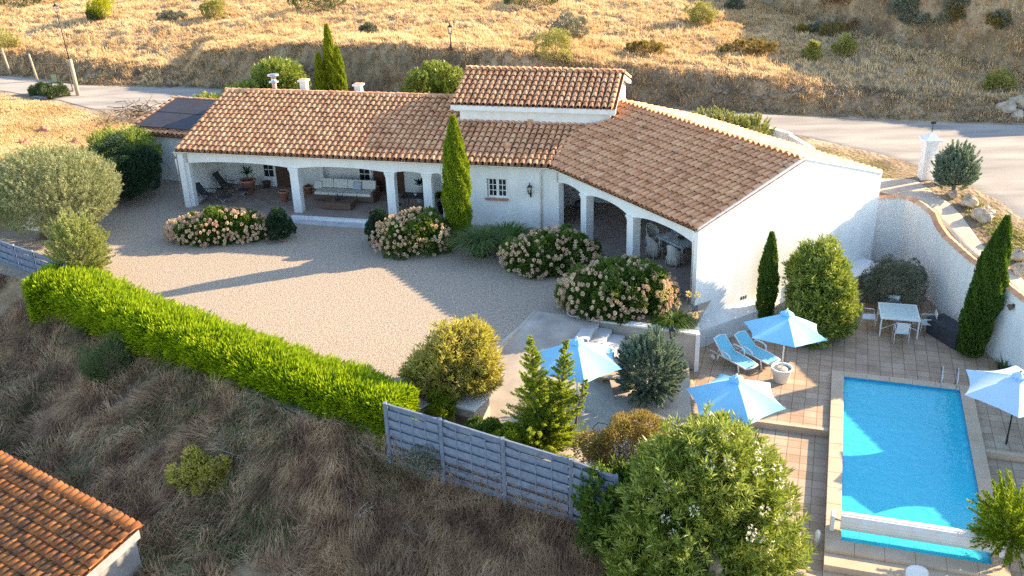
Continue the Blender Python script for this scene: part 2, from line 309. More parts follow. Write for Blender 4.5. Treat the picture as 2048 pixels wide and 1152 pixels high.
# ------------------------------------------------------------------ foliage kit
def unit(v): return v / np.maximum(np.linalg.norm(v, axis=-1, keepdims=True), 1e-9)
def rdir(n): return unit(rng.normal(size=(n, 3)))
def leaves(name, P, D, L, W, m, parent=None):
    n = len(P); D = unit(D); L = np.broadcast_to(L, (n,))[:, None] * rng.uniform(.7, 1.3, (n, 1)); W = np.broadcast_to(W, (n,))[:, None] * rng.uniform(.75, 1.25, (n, 1))
    side = unit(np.cross(D, rdir(n))); bend = rdir(n) * L * .12
    V = np.stack([P, P + D * L * .45 + side * W * .5, P + D * L + bend, P + D * L * .45 - side * W * .5], 1).reshape(-1, 3)
    Q = np.arange(n * 4).reshape(n, 4)
    return np_mesh(name, V, Q, m, parent)
def blades(name, P, D, L, W, m, droop=.5, parent=None):   # grass blades bent in three
    n = len(P); D = unit(D); L = np.broadcast_to(L, (n,))[:, None] * rng.uniform(.6, 1.35, (n, 1)); W = np.broadcast_to(W, (n,))[:, None]
    side = unit(np.cross(D, np.array([0, 0, 1.]) + .3 * rdir(n))); dn = np.array([0, 0, -1.]) * L * droop
    p1 = P + D * L * .45; p2 = P + D * L * .95 + dn * .5 + rdir(n) * L * .06
    V = np.stack([P - side * W * .5, P + side * W * .5, p1 + side * W * .4, p1 - side * W * .4, p2], 1).reshape(-1, 3)
    b = np.arange(n)[:, None] * 5
    F = np.concatenate([b + np.array([[0, 1, 2]]), b + np.array([[0, 2, 3]]), b + np.array([[3, 2, 4]])], 1).reshape(-1, 3)
    return np_mesh(name, V, F, m, parent)
def core(parent, R, c, m, k=.78, name='crown_core'):
    pass
def bush_pts(n, c, R, clumps=40, cr=.3, flat=0, low=-.55, fill=.3):
    """points + outward directions of a lumpy crown: clumps on an ellipsoid, some leaves deeper in"""
    c = np.array(c, float); R = np.array(R, float)
    u = rdir(clumps * 3); u = u[u[:, 2] > low][:clumps]; k = len(u)
    rr = rng.uniform(.62, .95, (k, 1)); C = u * rr * R; s_ = cr * rng.uniform(.6, 1.3, k) * R.min()
    i = rng.integers(0, k, n); v = rdir(n); v = unit(v + .7 * u[i])
    rad = s_[i][:, None] * rng.uniform(.55, 1.0, (n, 1)) ** .5
    P = C[i] + v * rad
    inn = rng.random(n) < fill; uu = rdir(n); uu[:, 2] = np.abs(uu[:, 2]) * np.where(rng.random(n) < .3, -1, 1) * .9
    P[inn] = (uu * R * rng.uniform(.5, .8, (n, 1)))[inn]
    D = unit(v * .8 + unit(P) * .6 + rdir(n) * .6)
    return P + c, D
def plant(name, label, cat, loc, m, P, D, L, W, group=None, stem=None, part='crown'):
    t = thing(name, label, cat, loc, 0, group)
    leaves(part, P, D, L, W, m, t)
    if stem:
        s_ = MB()
        for pts, r in stem: s_.tube(pts, r, 7)
        s_.build('trunk', MT['bark'], t)
    return t
def shoots(n_sh, per, c, R, clumps=26, amp=.22, ln=.38, low=-.75):
    u = rdir(n_sh * 3); u = u[u[:, 2] > low][:n_sh]; k = len(u); R = np.array(R, float)
    cl = rdir(clumps); dd = (u @ cl.T).max(1); bump = 1 - amp * 1.6 + amp * 2.2 * sstep(.78, .99, dd)
    rr = bump * np.where(rng.random(k) < .3, rng.uniform(.45, .9, k), rng.uniform(.86, 1.08, k)); tip = u * R * rr[:, None]
    sdv = unit(u + np.array([0, 0, .75]) + rdir(k) * .35); i = np.repeat(np.arange(k), per); n = len(i); t = rng.uniform(0, 1, (n, 1)) ** .7
    P = tip[i] - sdv[i] * ln * (1 - t) + rdir(n) * .015; D = unit(sdv[i] * (.25 + t) + unit(np.cross(sdv[i], rdir(n))) * .85)
    return P + np.array(c, float), D
def shrub(name, label, loc, R, m, n_sh, per, L, W, cz=None, clumps=26, amp=.22, ln=.38, cat='shrub', low=-.75, group=None, st=7):
    cz = R[2] * .9 if cz is None else cz; P, D = shoots(n_sh, per, (0, 0, cz), R, clumps, amp, ln, low); k = P[:, 2] > .03
    return plant(name, label, cat, loc, LM[m], P[k], D[k], L, W, group, stems(st, cz * 1.1, R[0] * .5, .035))
def lobed(name, label, loc, lobes, m, n_sh, per, L, W, ln=.4, st=8, cat='shrub'):
    vol = np.array([l[1][0] * l[1][1] + l[1][0] * l[1][2] for l in lobes]); vol = vol / vol.sum(); PP = []; DD = []
    for (c, R_), f in zip(lobes, vol):
        P, D = shoots(int(n_sh * f), per, c, R_, 30, .22, ln, -.95); PP.append(P); DD.append(D)
    P = np.concatenate(PP); D = np.concatenate(DD); k = P[:, 2] > .02
    return plant(name, label, cat, loc, LM[m], P[k], D[k], L, W, None, stems(st, lobes[0][0][2], lobes[0][1][0] * .5, .04))
def stems(n, h, spread, r=.03):
    out = []
    for i in range(n):
        a = rng.uniform(0, 6.28); d = spread * rng.uniform(.4, 1)
        out.append(([(0.08 * math.cos(a), .08 * math.sin(a), -.15), (d * .4 * math.cos(a), d * .4 * math.sin(a), h * .45), (d * math.cos(a), d * math.sin(a), h)], [r, r * .75, r * .35]))
    return out
def bush(name, label, cat, loc, R, m, n, L, W, clumps=45, cr=.32, group=None, low=-.6, up_bias=.2, cz=None, st=5, fill=.3):
    cz = R[2] * .85 if cz is None else cz
    P, D = bush_pts(n, (0, 0, cz), R, clumps, cr, low=low, fill=fill); D = D + np.array([0, 0, up_bias])
    k = P[:, 2] > .02; P, D = P[k], D[k]
    return plant(name, label, cat, loc, LM[m], P, D, L, W, group, stems(st, cz * 1.1, R[0] * .5, .035))
def cypress(name, label, loc, h, r, m='cypress', n=14000, lean=(0, 0), group=None, L=.14, W=.05, base=.55):
    z = rng.uniform(0, 1, n) ** .9; prof = r * (base + (1 - base) * np.sin(np.clip(z * 2.2, 0, 1) * PI / 2)) * (1 - np.clip((z - .3) / .7, 0, 1) ** 2.5)
    a = rng.uniform(0, 2 * PI, n); lump = 1 + .16 * np.sin(a * 3 + z * 9 + rng.uniform(0, 6)) * np.sin(z * 23 + a * 2) + .10 * np.sin(a * 7 + z * 31)
    rad = prof * lump * rng.uniform(.72, 1.03, n) + .02
    P = np.stack([rad * np.cos(a) + lean[0] * z * h, rad * np.sin(a) + lean[1] * z * h, z * h * .97 + .05], 1)
    D = np.stack([np.cos(a) * .35, np.sin(a) * .35, np.full(n, 1.)], 1) + rdir(n) * .28
    return plant(name, label, 'cypress', loc, LM[m], P, D, L, W, group, [([(0, 0, -.2), (lean[0] * h * .5, lean[1] * h * .5, h * .5), (lean[0] * h * .9, lean[1] * h * .9, h * .9)], [r * .16, r * .1, .01])])
def sprays(n_sp, per, c, R, up_=.8, ln=.9, low=-.3, tip=.3, needle=.6, jit=.16):
    """feathery conifer: every spray is a line running outward and up, clothed with needles"""
    c = np.array(c, float); R = np.array(R, float); u = rdir(n_sp * 3); u = u[u[:, 2] > low][:n_sp]; k = len(u)
    tipp = u * R * rng.uniform(.75, 1.12, (k, 1)); sdv = unit(u * R + np.array([0, 0, up_]) * R.min()); l = ln * rng.uniform(.6, 1.2, (k, 1))
    i = np.repeat(np.arange(k), per); n = len(i); t = rng.uniform(0, 1, (n, 1))
    wdt = jit * (1.15 - t) * l[i]
    P = tipp[i] - sdv[i] * l[i] * (1 - t) + rdir(n) * wdt * rng.uniform(.2, 1, (n, 1))
    D = sdv[i] + rdir(n) * needle
    return P + c, D

# ------------------------------------------------------------------ the villa
HO, HA = (-16.117, 47.318), math.radians(-14.0)
WR = Matrix.Translation((18.628, 0, 0)) @ Matrix.Rotation(math.radians(-44.8), 4, 'Z')   # wing frame inside the villa frame
MROT = Matrix.Translation((HO[0], HO[1], 0)) @ Matrix.Rotation(HA, 4, 'Z'); WROT = MROT @ WR
def hm(x, y, z=0): v = MROT @ Vector((x, y, z)); return (v.x, v.y, v.z)
def hw(x, y, z=0): v = WROT @ Vector((x, y, z)); return (v.x, v.y, v.z)
house = thing('villa', 'long white single-storey villa with arched veranda, angled wing and terracotta barrel-tile roofs', 'house', (*HO, 0), HA)
SM, SW = .272, .318
def zmain(X, Y): return np.minimum(3.05 + SM * Y, 3.05 + SM * (11.38 - Y))
def zwing(x, y): return np.minimum(3.05 + SW * y, 3.05 + SW * (10.6 - y))
def m2w(X, Y): dx = X - 18.628; return .7096 * dx - .7046 * Y, .7046 * dx + .7096 * Y
def w2m(x, y): return 18.628 + .7096 * x + .7046 * y, -.7046 * x + .7096 * y
def tile_roof(name, xf, U, Vl, m, parent, keep=None, pitch=.30, row=.43, over=.06, r=.124, jit=.007):
    """barrel tiles: covers over channels, laid in the plane (u along the eave, v up the slope)"""
    us = np.arange(0, U - pitch * .5, pitch) + pitch * .5; vs = np.arange(-over, Vl - row * .4, row)
    uu, vv = [a.ravel() for a in np.meshgrid(us, vs)]
    if keep is not None:
        k = keep(uu, vv + row * .5); uu, vv = uu[k], vv[k]
    allV = []; allF = []; off = 0; K = 7
    for kind in (0, 1):
        n = len(uu); a = np.linspace(0, PI, K)
        rb = r * (1.0 if kind == 0 else .80) * rng.uniform(.95, 1.05, (n, 1)); ra = rb * .86
        j = rng.normal(0, jit, (n, 1)); ln = row + .07; sk = rng.normal(0, .004, (n, 1))
        u_ = uu[:, None] + (0 if kind == 0 else pitch / 2) + j; v_ = vv[:, None] + rng.normal(0, .008, (n, 1))
        sg = 1 if kind == 0 else -1; zb = (.05 if kind == 0 else .075)
        lo = np.stack([u_ + rb * np.cos(a), v_ + 0 * a, zb + (.06 if kind == 0 else .02) + sg * rb * np.sin(a) * .95 + j], -1)
        hi = np.stack([u_ + sk + ra * np.cos(a), v_ + ln + 0 * a, zb - .005 + sg * ra * np.sin(a) * .95 + j], -1)
        li = np.stack([u_ + (rb - .016) * np.cos(a), v_ + 0 * a + .002, zb + (.06 if kind == 0 else .02) + sg * (rb - .018) * np.sin(a) * .95 + j], -1)
        Vv = np.concatenate([lo, hi, li], 1).reshape(-1, 3); b = (np.arange(n) * 3 * K)[:, None, None]; i = np.arange(K - 1)[None, :, None]
        F1 = b + i + np.array([0, 1, K + 1, K])[None, None]; F2 = b + i + np.array([2 * K, 2 * K + 1, 1, 0])[None, None]
        allF.append(np.concatenate([F1.reshape(-1, 4), F2.reshape(-1, 4)]) + off); allV.append(Vv); off += len(Vv)
    Vv = np.concatenate(allV); Mx = np.array(xf)
    Vv = Vv @ Mx[:3, :3].T + Mx[:3, 3]
    return np_mesh(name, Vv, np.concatenate(allF), m, parent, smooth=True)
def slope_xf(o, udir, vdir): 
    u = Vector(udir).normalized(); v = Vector(vdir).normalized(); n = u.cross(v)
    if n.z < 0: n = -n
    m = Matrix((u, v, n)).transposed().to_4x4(); m.translation = o; return m
def ridge(name, a, b, m, parent, r=.12, step=.36):
    a = Vector(a); b = Vector(b); L = (b - a).length; n = int(L / step); d = (b - a) / n; up_ = Vector((0, 0, 1)); s_ = d.normalized().cross(up_); o = MB()
    for i in range(n):
        vs = []; p0 = a + d * i; p1 = p0 + d * 1.12; r0 = r * rng.uniform(.95, 1.05); zz = rng.normal(0, .008)
        for p, rr, dz in ((p0, r0, .03), (p1, r0 * .88, 0)):
            for k in range(8):
                an = PI * k / 7; vs.append(p + s_ * rr * math.cos(an) + up_ * (rr * math.sin(an) + dz + zz))
        o.add(vs, [(k, k + 1, k + 9, k + 8) for k in range(7)], True)
    return o.build(name, m, parent)
cM = math.atan(SM); cW = math.atan(SW)
xfM = slope_xf((0, 0, 3.05), (1, 0, 0), (0, 1, SM))
xfMb = slope_xf((23, 11.38, 3.05), (-1, 0, 0), (0, -1, SM))
xfW = WR @ slope_xf((-3.0, 0, 3.05), (1, 0, 0), (0, 1, SW))
xfWb = WR @ slope_xf((9.6, 9.97, 3.25), (-1, 0, 0), (0, -1, SW))
def keepM(u, v):
    X, Y = u, v * math.cos(cM); x, y = m2w(X, Y); return (zmain(X, Y) > zwing(x, y) - .10) & ~((X > 13.3) & (Y > 3.55)) & (X < 21)
def keepW(u, v):
    x, y = u - 3.0, v * math.cos(cW); X, Y = w2m(x, y); return (zwing(x, y) > zmain(X, Y) - .06) & ~((X < 20.95) & (Y > 3.3)) & (x > -4)
def keepWb(u, v):
    x, y = 9.6 - u, 9.97 - v * math.cos(cW); X, Y = w2m(x, y); return ~((X < 20.95) & (Y > 0))
def keepMb(u, v): return 23 - u < 13.2
roof = MB(); roof.add([(0, 0, 3.05), (18.63, 0, 3.05), (21.2, 5.69, 4.6), (0, 5.69, 4.6), (0, 0, 2.95), (18.63, 0, 2.95), (21.2, 5.69, 4.5), (0, 5.69, 4.5)], [(0, 1, 2, 3), (7, 6, 5, 4), (0, 4, 5, 1), (3, 7, 4, 0)])
roof.add([(0, 5.69, 4.6), (13.3, 5.69, 4.6), (13.3, 10.6, 3.26), (0, 10.6, 3.26)], [(0, 1, 2, 3)])
main_roof = roof.build('roof', MT['deckdark'], house)
tile_roof('roof_tiles', xfM, 21.5, 5.69 / math.cos(cM), MT['tiles'], main_roof, keepM)
tile_roof('roof_tiles', xfMb, 23, 5.0, MT['tiles'], main_roof, keepMb)
ridge('ridge_tiles', (0, 5.69, 4.66), (13.2, 5.69, 4.66), MT['tiles'], main_roof)
wr_ = MB(WR); wr_.add([(0, 0, 3.05), (9.45, 0, 3.05), (9.45, 5.3, 4.735), (-2.4, 5.3, 4.735), (-2.4, 9.97, 3.25), (9.45, 9.97, 3.25)], [(0, 1, 2, 3), (3, 2, 5, 4)])
wr_.add([(0, 0, 3.05), (9.45, 0, 3.05), (9.45, 0, 2.95), (0, 0, 2.95)], [(0, 1, 2, 3)])
wing_roof = wr_.build('roof', MT['deckdark'], house); tag(wing_roof, 'weathered terracotta roof of the angled wing')
tile_roof('roof_tiles', xfW, 12.5, 5.3 / math.cos(cW), MT['tiles_wing'], wing_roof, keepW)
tile_roof('roof_tiles', xfWb, 11.8, 4.67 / math.cos(cW), MT['tiles'], wing_roof, keepWb)
a_ = WR @ Vector((-1.9, 5.3, 4.79)); b_ = WR @ Vector((9.55, 5.3, 4.79)); ridge('ridge_tiles', a_, b_, MT['tiles'], wing_roof)
vly = MB(); vly.add([(18.5, 0, 3.06), (18.85, -.05, 3.06), (21.3, 5.6, 4.68), (20.9, 5.6, 4.68)], [(0, 1, 2, 3)]); vly.build('valley_flashing', MT['trim'], main_roof)
for (px_, v_) in ((16.9, 3.3), (16.3, 1.2)):                           # two vent tiles on the main slope
    vt = MB(slope_xf((px_, v_ * math.cos(cM), 3.05 + SM * v_ * math.cos(cM)), (1, 0, 0), (0, 1, SM))); vt.prism([(-.13, .1), (.13, .1), (.10, .26), (-.10, .26)], 0, .32); vt.build('vent_tile', MT['tiles'], main_roof)
# raised part
up_x0, up_x1, UY, UZ, UW = 13.1, 21.0, 3.1, 4.9, 3.05
def prismx(mb, poly, x0, x1):
    n = len(poly); vs = [(x0, y, z) for y, z in poly] + [(x1, y, z) for y, z in poly]
    mb.add(vs, [tuple(reversed(range(n))), tuple(range(n, 2 * n))] + [(i, (i + 1) % n, (i + 1) % n + n, i + n) for i in range(n)])
uw = MB(); prismx(uw, [(3.45, 3.3), (3.45, 4.85), (6.15, 5.75), (8.85, 4.85), (8.85, 3.3)], 13.45, 20.7); uw.build('wall', MT['render'], house)
ue = MB(); ue.box(13.12, 20.98, 3.06, 3.3, 4.70, 4.93); ue.box(13.2, 20.9, 3.3, 3.46, 4.58, 4.76); prismx(ue, [(3.3, 4.93), (6.15, 5.87), (9.0, 4.93), (9.0, 4.76), (6.15, 5.68), (3.3, 4.76)], 13.14, 13.30); prismx(ue, [(3.3, 4.93), (6.15, 5.87), (9.0, 4.93), (9.0, 4.76), (6.15, 5.68), (3.3, 4.76)], 20.8, 20.96); ue.build('eaves', MT['render'], house)
ur = MB(); ur.add([(13.1, 3.1, 4.94), (21, 3.1, 4.94), (21, 6.15, 5.93), (13.1, 6.15, 5.93), (21, 9.2, 4.94), (13.1, 9.2, 4.94)], [(0, 1, 2, 3), (3, 2, 4, 5)]); upper_roof = ur.build('roof', MT['deckdark'], house); tag(upper_roof, 'small raised tiled roof above the junction of the two wings')
xfU = slope_xf((13.1, 3.1, 4.92), (1, 0, 0), (0, 1, .325)); xfUb = slope_xf((21, 9.2, 4.92), (-1, 0, 0), (0, -1, .325))
tile_roof('roof_tiles', xfU, 7.9, 3.2, MT['tiles'], upper_roof); tile_roof('roof_tiles', xfUb, 7.9, 3.2, MT['tiles'], upper_roof)
ridge('ridge_tiles', (13.1, 6.15, 5.98), (21, 6.15, 5.98), MT['tiles'], upper_roof)
# chimneys behind the ridge
def chimney(x, y, z0, z1):
    c_ = MB(); c_.box(x - .17, x + .17, y - .17, y + .17, z0, z1 - .12); ch = c_.build('chimney', MT['render'], house)
    k_ = MB(); k_.box(x - .25, x + .25, y - .25, y + .25, z1 - .12, z1 - .04); k_.build('cap', MT['render'], ch); k2 = MB(); k2.box(x - .18, x + .18, y - .15, y + .15, z1 - .04, z1); k2.build('cover_tile', MT['tiles'], ch)
chimney(4.06, 6.6, 4.0, 5.15); chimney(7.1, 6.6, 4.0, 5.0)
fl = MB(); fl.tube([(2.4, 6.5, 4.2), (2.4, 6.5, 5.35)], .12, 12); flue = fl.build('flue_pipe', mat('clay_flue', [(.5, .36, .28), (.6, .46, .38)], .7, 6), house)
f2 = MB(); f2.lathe([(.13, .62), (.26, .66), (.26, .7), (.13, .72), (.13, .95), (.3, 1.0), (.3, 1.06), (.05, 1.1)], (2.4, 6.5, 4.3)); f2.build('cowl', MT['steel'], flue)
# walls of the main range
wl = MB(); prismx(wl, [(.1, -.1), (.1, 2.98), (5.69, 4.5), (10.6, 3.2), (10.6, -.1)], 0.02, .32); wl.build('wall', MT['render'], house)
wl = MB(); wl.box(.32, 13.35, 3.9, 4.1, -.1, 2.95); wl.box(13.35, 18.3, 3.6, 3.9, -.1, 2.95); wl.box(18.6, 23.6, 3.9, 4.1, -.1, 2.95); wl.box(13.37, 13.65, .6, 3.9, -.1, 2.95); wl.box(18.3, 18.6, .75, 3.9, -.1, 2.95)
wl.box(.32, 20, 10.3, 10.6, -.1, 3.3); wl.build('wall', MT['render'], house)
wf = MB(); wx0, wx1, wz0, wz1 = 15.5, 16.47, 1.38, 2.3
wf.box(13.35, wx0, .3, .58, -.1, 2.98); wf.box(wx1, 18.75, .3, .58, -.1, 2.98); wf.box(wx0, wx1, .3, .58, -.1, wz0); wf.box(wx0, wx1, .3, .58, wz1, 2.98); wf.build('wall', MT['render'], house)
def arch_beam(xf, bays, ztop, zs, zm, y0, y1, x0, x1):
    o = MB(xf); poly = [(x0, ztop)]; poly.append((x0, zs))
    for a, b, rise in bays:
        N = 12
        for k in range(N + 1):
            t = k / N; poly.append((a + (b - a) * t, zs + rise * (1 - abs(2 * t - 1) ** 2.3)))
    poly.append((x1, zs)); poly.append((x1, ztop))
    # build as quads between top and bottom line so that the concave outline shades well
    pts = poly[1:-1]; n = len(pts)
    vs = [(x, y0, z) for x, z in pts] + [(x, y0, ztop) for x, z in pts] + [(x, y1, z) for x, z in pts] + [(x, y1, ztop) for x, z in pts]; fs = []
    for i in range(n - 1): fs += [(i, i + 1, n + i + 1, n + i), (2 * n + i + 1, 2 * n + i, 3 * n + i, 3 * n + i + 1), (i + 1, i, 2 * n + i, 2 * n + i + 1)]
    o.add(vs, fs); return o.build('arched_beam', MT['render'], house)
arch_beam(None, [(.45, 5.75, .14), (6.22, 10.6, .14), (11.07, 12.42, .09), (12.86, 13.34, .06)], 2.98, 2.36, 2.5, .3, .62, .03, 13.34)
arch_beam(WR, [(.02, 1.75, .14), (2.18, 5.0, .2), (5.45, 9.2, .24)], 2.98, 2.26, 2.5, .3, .62, -.10, 9.28)
for (xf, xs) in ((None, (5.76, 10.61, 12.42)), (WR, (1.76, 5.01))):
    for x in xs:
        c_ = MB(xf); c_.box(x + .02, x + .43, .27, .66, .1, 2.3); cc = c_.build('column', MT['render'], house)
        k_ = MB(xf); zt = 2.37 if xf is None else 2.27
        k_.box(x - .03, x + .48, .22, .71, zt - .1, zt); k_.box(x, x + .45, .25, .68, zt - .2, zt - .1); k_.build('capital', MT['render'], cc)
pr = MB(WR); pr.box(-.12, .02, .3, .58, -.1, 2.97); pr.build('pier', MT['render'], house); pr = MB(WR); pr.box(9.2, 9.32, .3, .6, -.1, 2.97); pr.build('pier', MT['render'], house)
ec = MB(); ec.box(.32, .46, .3, .6, -.1, 2.97); ec.build('pier', MT['render'], house)
gw = MB(WR); prismx(gw, [(0, -1.55), (0, 3.06), (5.3, 4.80), (9.97, 3.31), (9.97, -1.55)], 9.32, 9.62); gw.build('wall', MT['render'], house)
vt_ = MB(WR); [vt_.box(9.62, 9.63, 2.4 + k * .12, 2.46 + k * .12, -.42, -.28) for k in range(3)]; vt_.build('wall_vent', MT['dark_metal'], house)
vg = MB(WR); prismx(vg, [(0, 3.06), (0, 3.14), (5.3, 4.88), (9.97, 3.39), (9.97, 3.31), (5.3, 4.80)], 9.56, 9.645); vg.build('verge', MT['render'], house)
wb = MB(WR); wb.box(-1.0, 9.32, 5.3, 5.5, -.1, 3.2); wb.box(-1, 9.32, 9.6, 9.9, -.1, 3.2); wb.build('wall', MT['render'], house)
dd = MB(WR); dd.box(6.2, 8.6, 5.22, 5.298, .1, 2.2); dd.build('door', MT['wood_dark'], house)
ce = MB(); ce.slab([(.3, .6), (13.4, .6), (13.4, 3.9), (.3, 3.9)], 2.8, 2.88); ce.build('ceiling', MT['render_old'], house)
ce = MB(WR); ce.slab([(0, .6), (9.3, .6), (9.3, 5.3), (-2.6, 5.3), (-1.8, 3.4)], 2.8, 2.88); ce.build('ceiling', MT['render_old'], house)
fo = MB(); fo.slab([(.0, -.2), (13.4, -.2), (13.4, 3.9), (.0, 3.9)], -.1, .12); fo.build('veranda_floor', MT['floor'], house)
fo = MB(WR); fo.slab([(0, .1), (9.3, .1), (9.3, 5.3), (-2.6, 5.3), (-1.9, 3.2)], -.1, .10); fo.build('veranda_floor', MT['floor'], house)
st = MB(); st.box(5.9, 10.9, -.42, -.2, -.05, .16); st.build('step', MT['render'], house); st = MB(); st.box(5.9, 10.9, -.95, -.42, -.05, .05); st.build('step', MT['concrete_grey'], house)
# gutters and downpipes
for xf, x0, x1 in ((None, -.05, 18.5), (WR, .1, 9.5)):
    g_ = MB(xf); n = 9; prof = [(-.09 - .075 + .075 * math.cos(a), 3.03 - .075 * math.sin(a)) for a in np.linspace(0, PI, n)]
    vs = [(x, y + .14, z) for x in (x0, x1) for y, z in prof]; g_.add(vs, [(i, i + 1, n + i + 1, n + i) for i in range(n - 1)], True)
    g_.box(x0, x1, .13, .28, 2.9, 2.99); g_.build('gutter', MT['trim'], house)
for xf, x in ((None, -.03), (None, 18.05), (WR, 9.38)):
    d_ = MB(xf); yy = .22 if xf is None and x > 0 else (.0 if xf else .05)
    d_.tube([(x, .03, 2.97), (x, .06, 2.8), (x, yy - .02, 2.6), (x, yy - .02, .02)], .045, 8); d_.build('downpipe', MT['trim'], house)
# windows and doors
def window(xf, x0, x1, y, z0, z1, nx_, nz_, depth=.06, shutter=False):
    f_ = MB(xf); f_.box(x0, x1, y, y + depth, z0, z0 + .07); f_.box(x0, x1, y, y + depth, z1 - .07, z1); f_.box(x0, x0 + .07, y, y + depth, z0 + .07, z1 - .07); f_.box(x1 - .07, x1, y, y + depth, z0 + .07, z1 - .07)
    xm = (x0 + x1) / 2; f_.box(xm - .06, xm + .06, y - .01, y + depth, z0 + .07, z1 - .07)
    for (a, b) in ((x0 + .07, xm - .06), (xm + .06, x1 - .07)):
        for i in range(1, nx_): xx = a + (b - a) * i / nx_; f_.box(xx - .014, xx + .014, y, y + depth - .01, z0 + .07, z1 - .07)
        for j in range(1, nz_): zz = z0 + .07 + (z1 - z0 - .14) * j / nz_; f_.box(a, b, y + .003, y + depth - .013, zz - .014, zz + .014)
    win = MB(xf); win.box(x0 + .05, x1 - .05, y + .03, y + .04, z0 + .05, z1 - .05)
    fo_ = f_.build('window', MT['white_plastic'], house); win.build('pane', MT['glassdark'], fo_); return fo_
wn = window(None, wx0 + .03, wx1 - .03, .42, wz0, wz1, 2, 3)
cu = MB(); cu.box(16.03, 16.4, .485, .49, 1.7, 2.22); cu.build('curtain', mat('ochre_curtain', [(.5, .34, .2), (.6, .44, .28)], .9, 9), wn)
rm = MB(); rm.box(wx0, wx1, .60, .62, wz0, wz1); rm.build('reveal', MT['wood_dark'], wn)
sl_ = MB(); sl_.box(wx0 - .08, wx1 + .04, .2, .42, wz0 - .1, wz0 - .005); sl_.build('sill', MT['terracotta'], wn)
for x0, x1 in ((2.45, 3.2), (7.75, 8.5)):
    d_ = MB(); d_.box(x0, x1, 3.84, 3.898, .12, 2.2); dr = d_.build('door', MT['white_plastic'], house)
    p_ = MB(); [p_.box(x0 + .1 + i * (x1 - x0 - .2) / 2 + .015, x0 + .1 + (i + 1) * (x1 - x0 - .2) / 2 - .015, 3.825, 3.838, .62 + j * .4 + .02, .62 + (j + 1) * .4 - .02) for i in range(2) for j in range(3)]; p_.build('pane', MT['glassdark'], dr)
for x0, x1 in ((3.24, 4.36), (8.6, 10.2)):
    d_ = MB(); d_.box(x0, x1, 3.80, 3.899, .12, 2.15); d_.build('door', MT['wood_dark'], house)
pl_ = MB(); pl_.box(5.8, 5.98, 3.6, 3.898, .12, 2.8); pl_.build('pilaster', MT['render'], house)

# ledge below the wing's gable, masonry bench
lg = thing('masonry_ledge', 'low white rendered ledge running along the foot of the sunlit gable wall', 'ledge', (0, 0, 0))
l_ = MB(WROT); l_.box(9.625, 10.2, -.3, 7.0, -1.6, -.78); l_.add([(9.625, -.3, -.55), (10.2, -.3, -.78), (10.2, 7.0, -.78), (9.625, 7.0, -.55), (9.625, -.3, -.78), (9.625, 7, -.78)], [(0, 1, 2, 3), (0, 4, 1), (3, 2, 5)]); l_.build('body', MT['render_old'], lg)
be = thing('masonry_bench', 'pale built-in bench box in the shaded corner between gable wall and clipped grey bush', 'bench', (0, 0, 0))
l_ = MB(WROT); l_.box(9.63, 10.75, 7.1, 9.4, -1.6, -.42); l_.build('body', MT['render_old'], be, .01); l_ = MB(WROT); l_.box(9.63, 10.82, 7.04, 9.46, -.418, -.33); l_.build('seat_slab', MT['render'], be, .01)

# garden retaining wall with tiled coping
rwl = thing('garden_wall', 'tall white retaining wall with curved tile-capped top beside the pool terrace', 'wall')
RWP = [(15.55, 40.55, 1.95), (16.85, 40.3, 2.0), (17.05, 39.3, 2.03), (17.2, 38.45, 1.92), (17.25, 37.95, 1.6), (17.28, 37.2, 1.42), (17.3, 35.2, 1.40), (17.4, 34.3, 1.37), (17.55, 33.4, 1.34), (17.75, 31.5, 1.28), (18.0, 29.5, 1.22), (18.35, 26.5, 1.18), (18.9, 22.5, 1.1), (19.9, 15, 1.0)]
def wall_along(P, th, zb, side=1):
    o = MB(); n = len(P); A_ = [Vector((p[0], p[1], 0)) for p in P]; off = []
    for i in range(n):
        d = (A_[min(i + 1, n - 1)] - A_[max(i - 1, 0)]).normalized(); off.append(Vector((-d.y, d.x, 0)) * th * side)
    vs = []
    for i in range(n): a = A_[i]; b = a + off[i]; vs += [(a.x, a.y, zb), (a.x, a.y, P[i][2]), (b.x, b.y, P[i][2]), (b.x, b.y, zb)]
    fs = []
    for i in range(n - 1): j = 4 * i; fs += [(j, j + 4, j + 5, j + 1), (j + 1, j + 5, j + 6, j + 2), (j + 2, j + 6, j + 7, j + 3)]
    fs += [(0, 1, 2, 3), (4 * n - 1, 4 * n - 2, 4 * n - 3, 4 * n - 4)]; o.add(vs, fs); return o, A_, off
o_, A_, off_ = wall_along(RWP, .28, -1.7); o_.build('wall_body', MT['render'], rwl)
cp = MB()
for i in range(len(RWP) - 1):
    a = Vector(RWP[i]); b = Vector(RWP[i + 1]); L = (b - a).length; k = max(1, int(L / .34))
    for j in range(k):
        p = a.lerp(b, j / k); q = a.lerp(b, (j + 1.0) / k); d = (q - p).normalized(); s_ = Vector((-d.y, d.x, 0)).normalized(); p = p + s_ * .14; q = q + s_ * .14
        z1, z2 = .045 + rng.normal(0, .006), .015; w_ = .2
        cp.add([p - s_ * w_ + Vector((0, 0, z1 - .03)), p + Vector((0, 0, z1 + .055)), p + s_ * w_ + Vector((0, 0, z1 - .03)), q - s_ * w_ + Vector((0, 0, z2 - .03)), q + Vector((0, 0, z2 + .055)), q + s_ * w_ + Vector((0, 0, z2 - .03)), p - s_ * w_ + Vector((0, 0, -.02)), p + s_ * w_ + Vector((0, 0, -.02))], [(0, 1, 4, 3), (1, 2, 5, 4), (6, 7, 2, 1, 0)])
cp.build('coping_tiles', MT['tiles'], rwl)
def lamp_head(mb_fr, c, s=1.0): pass

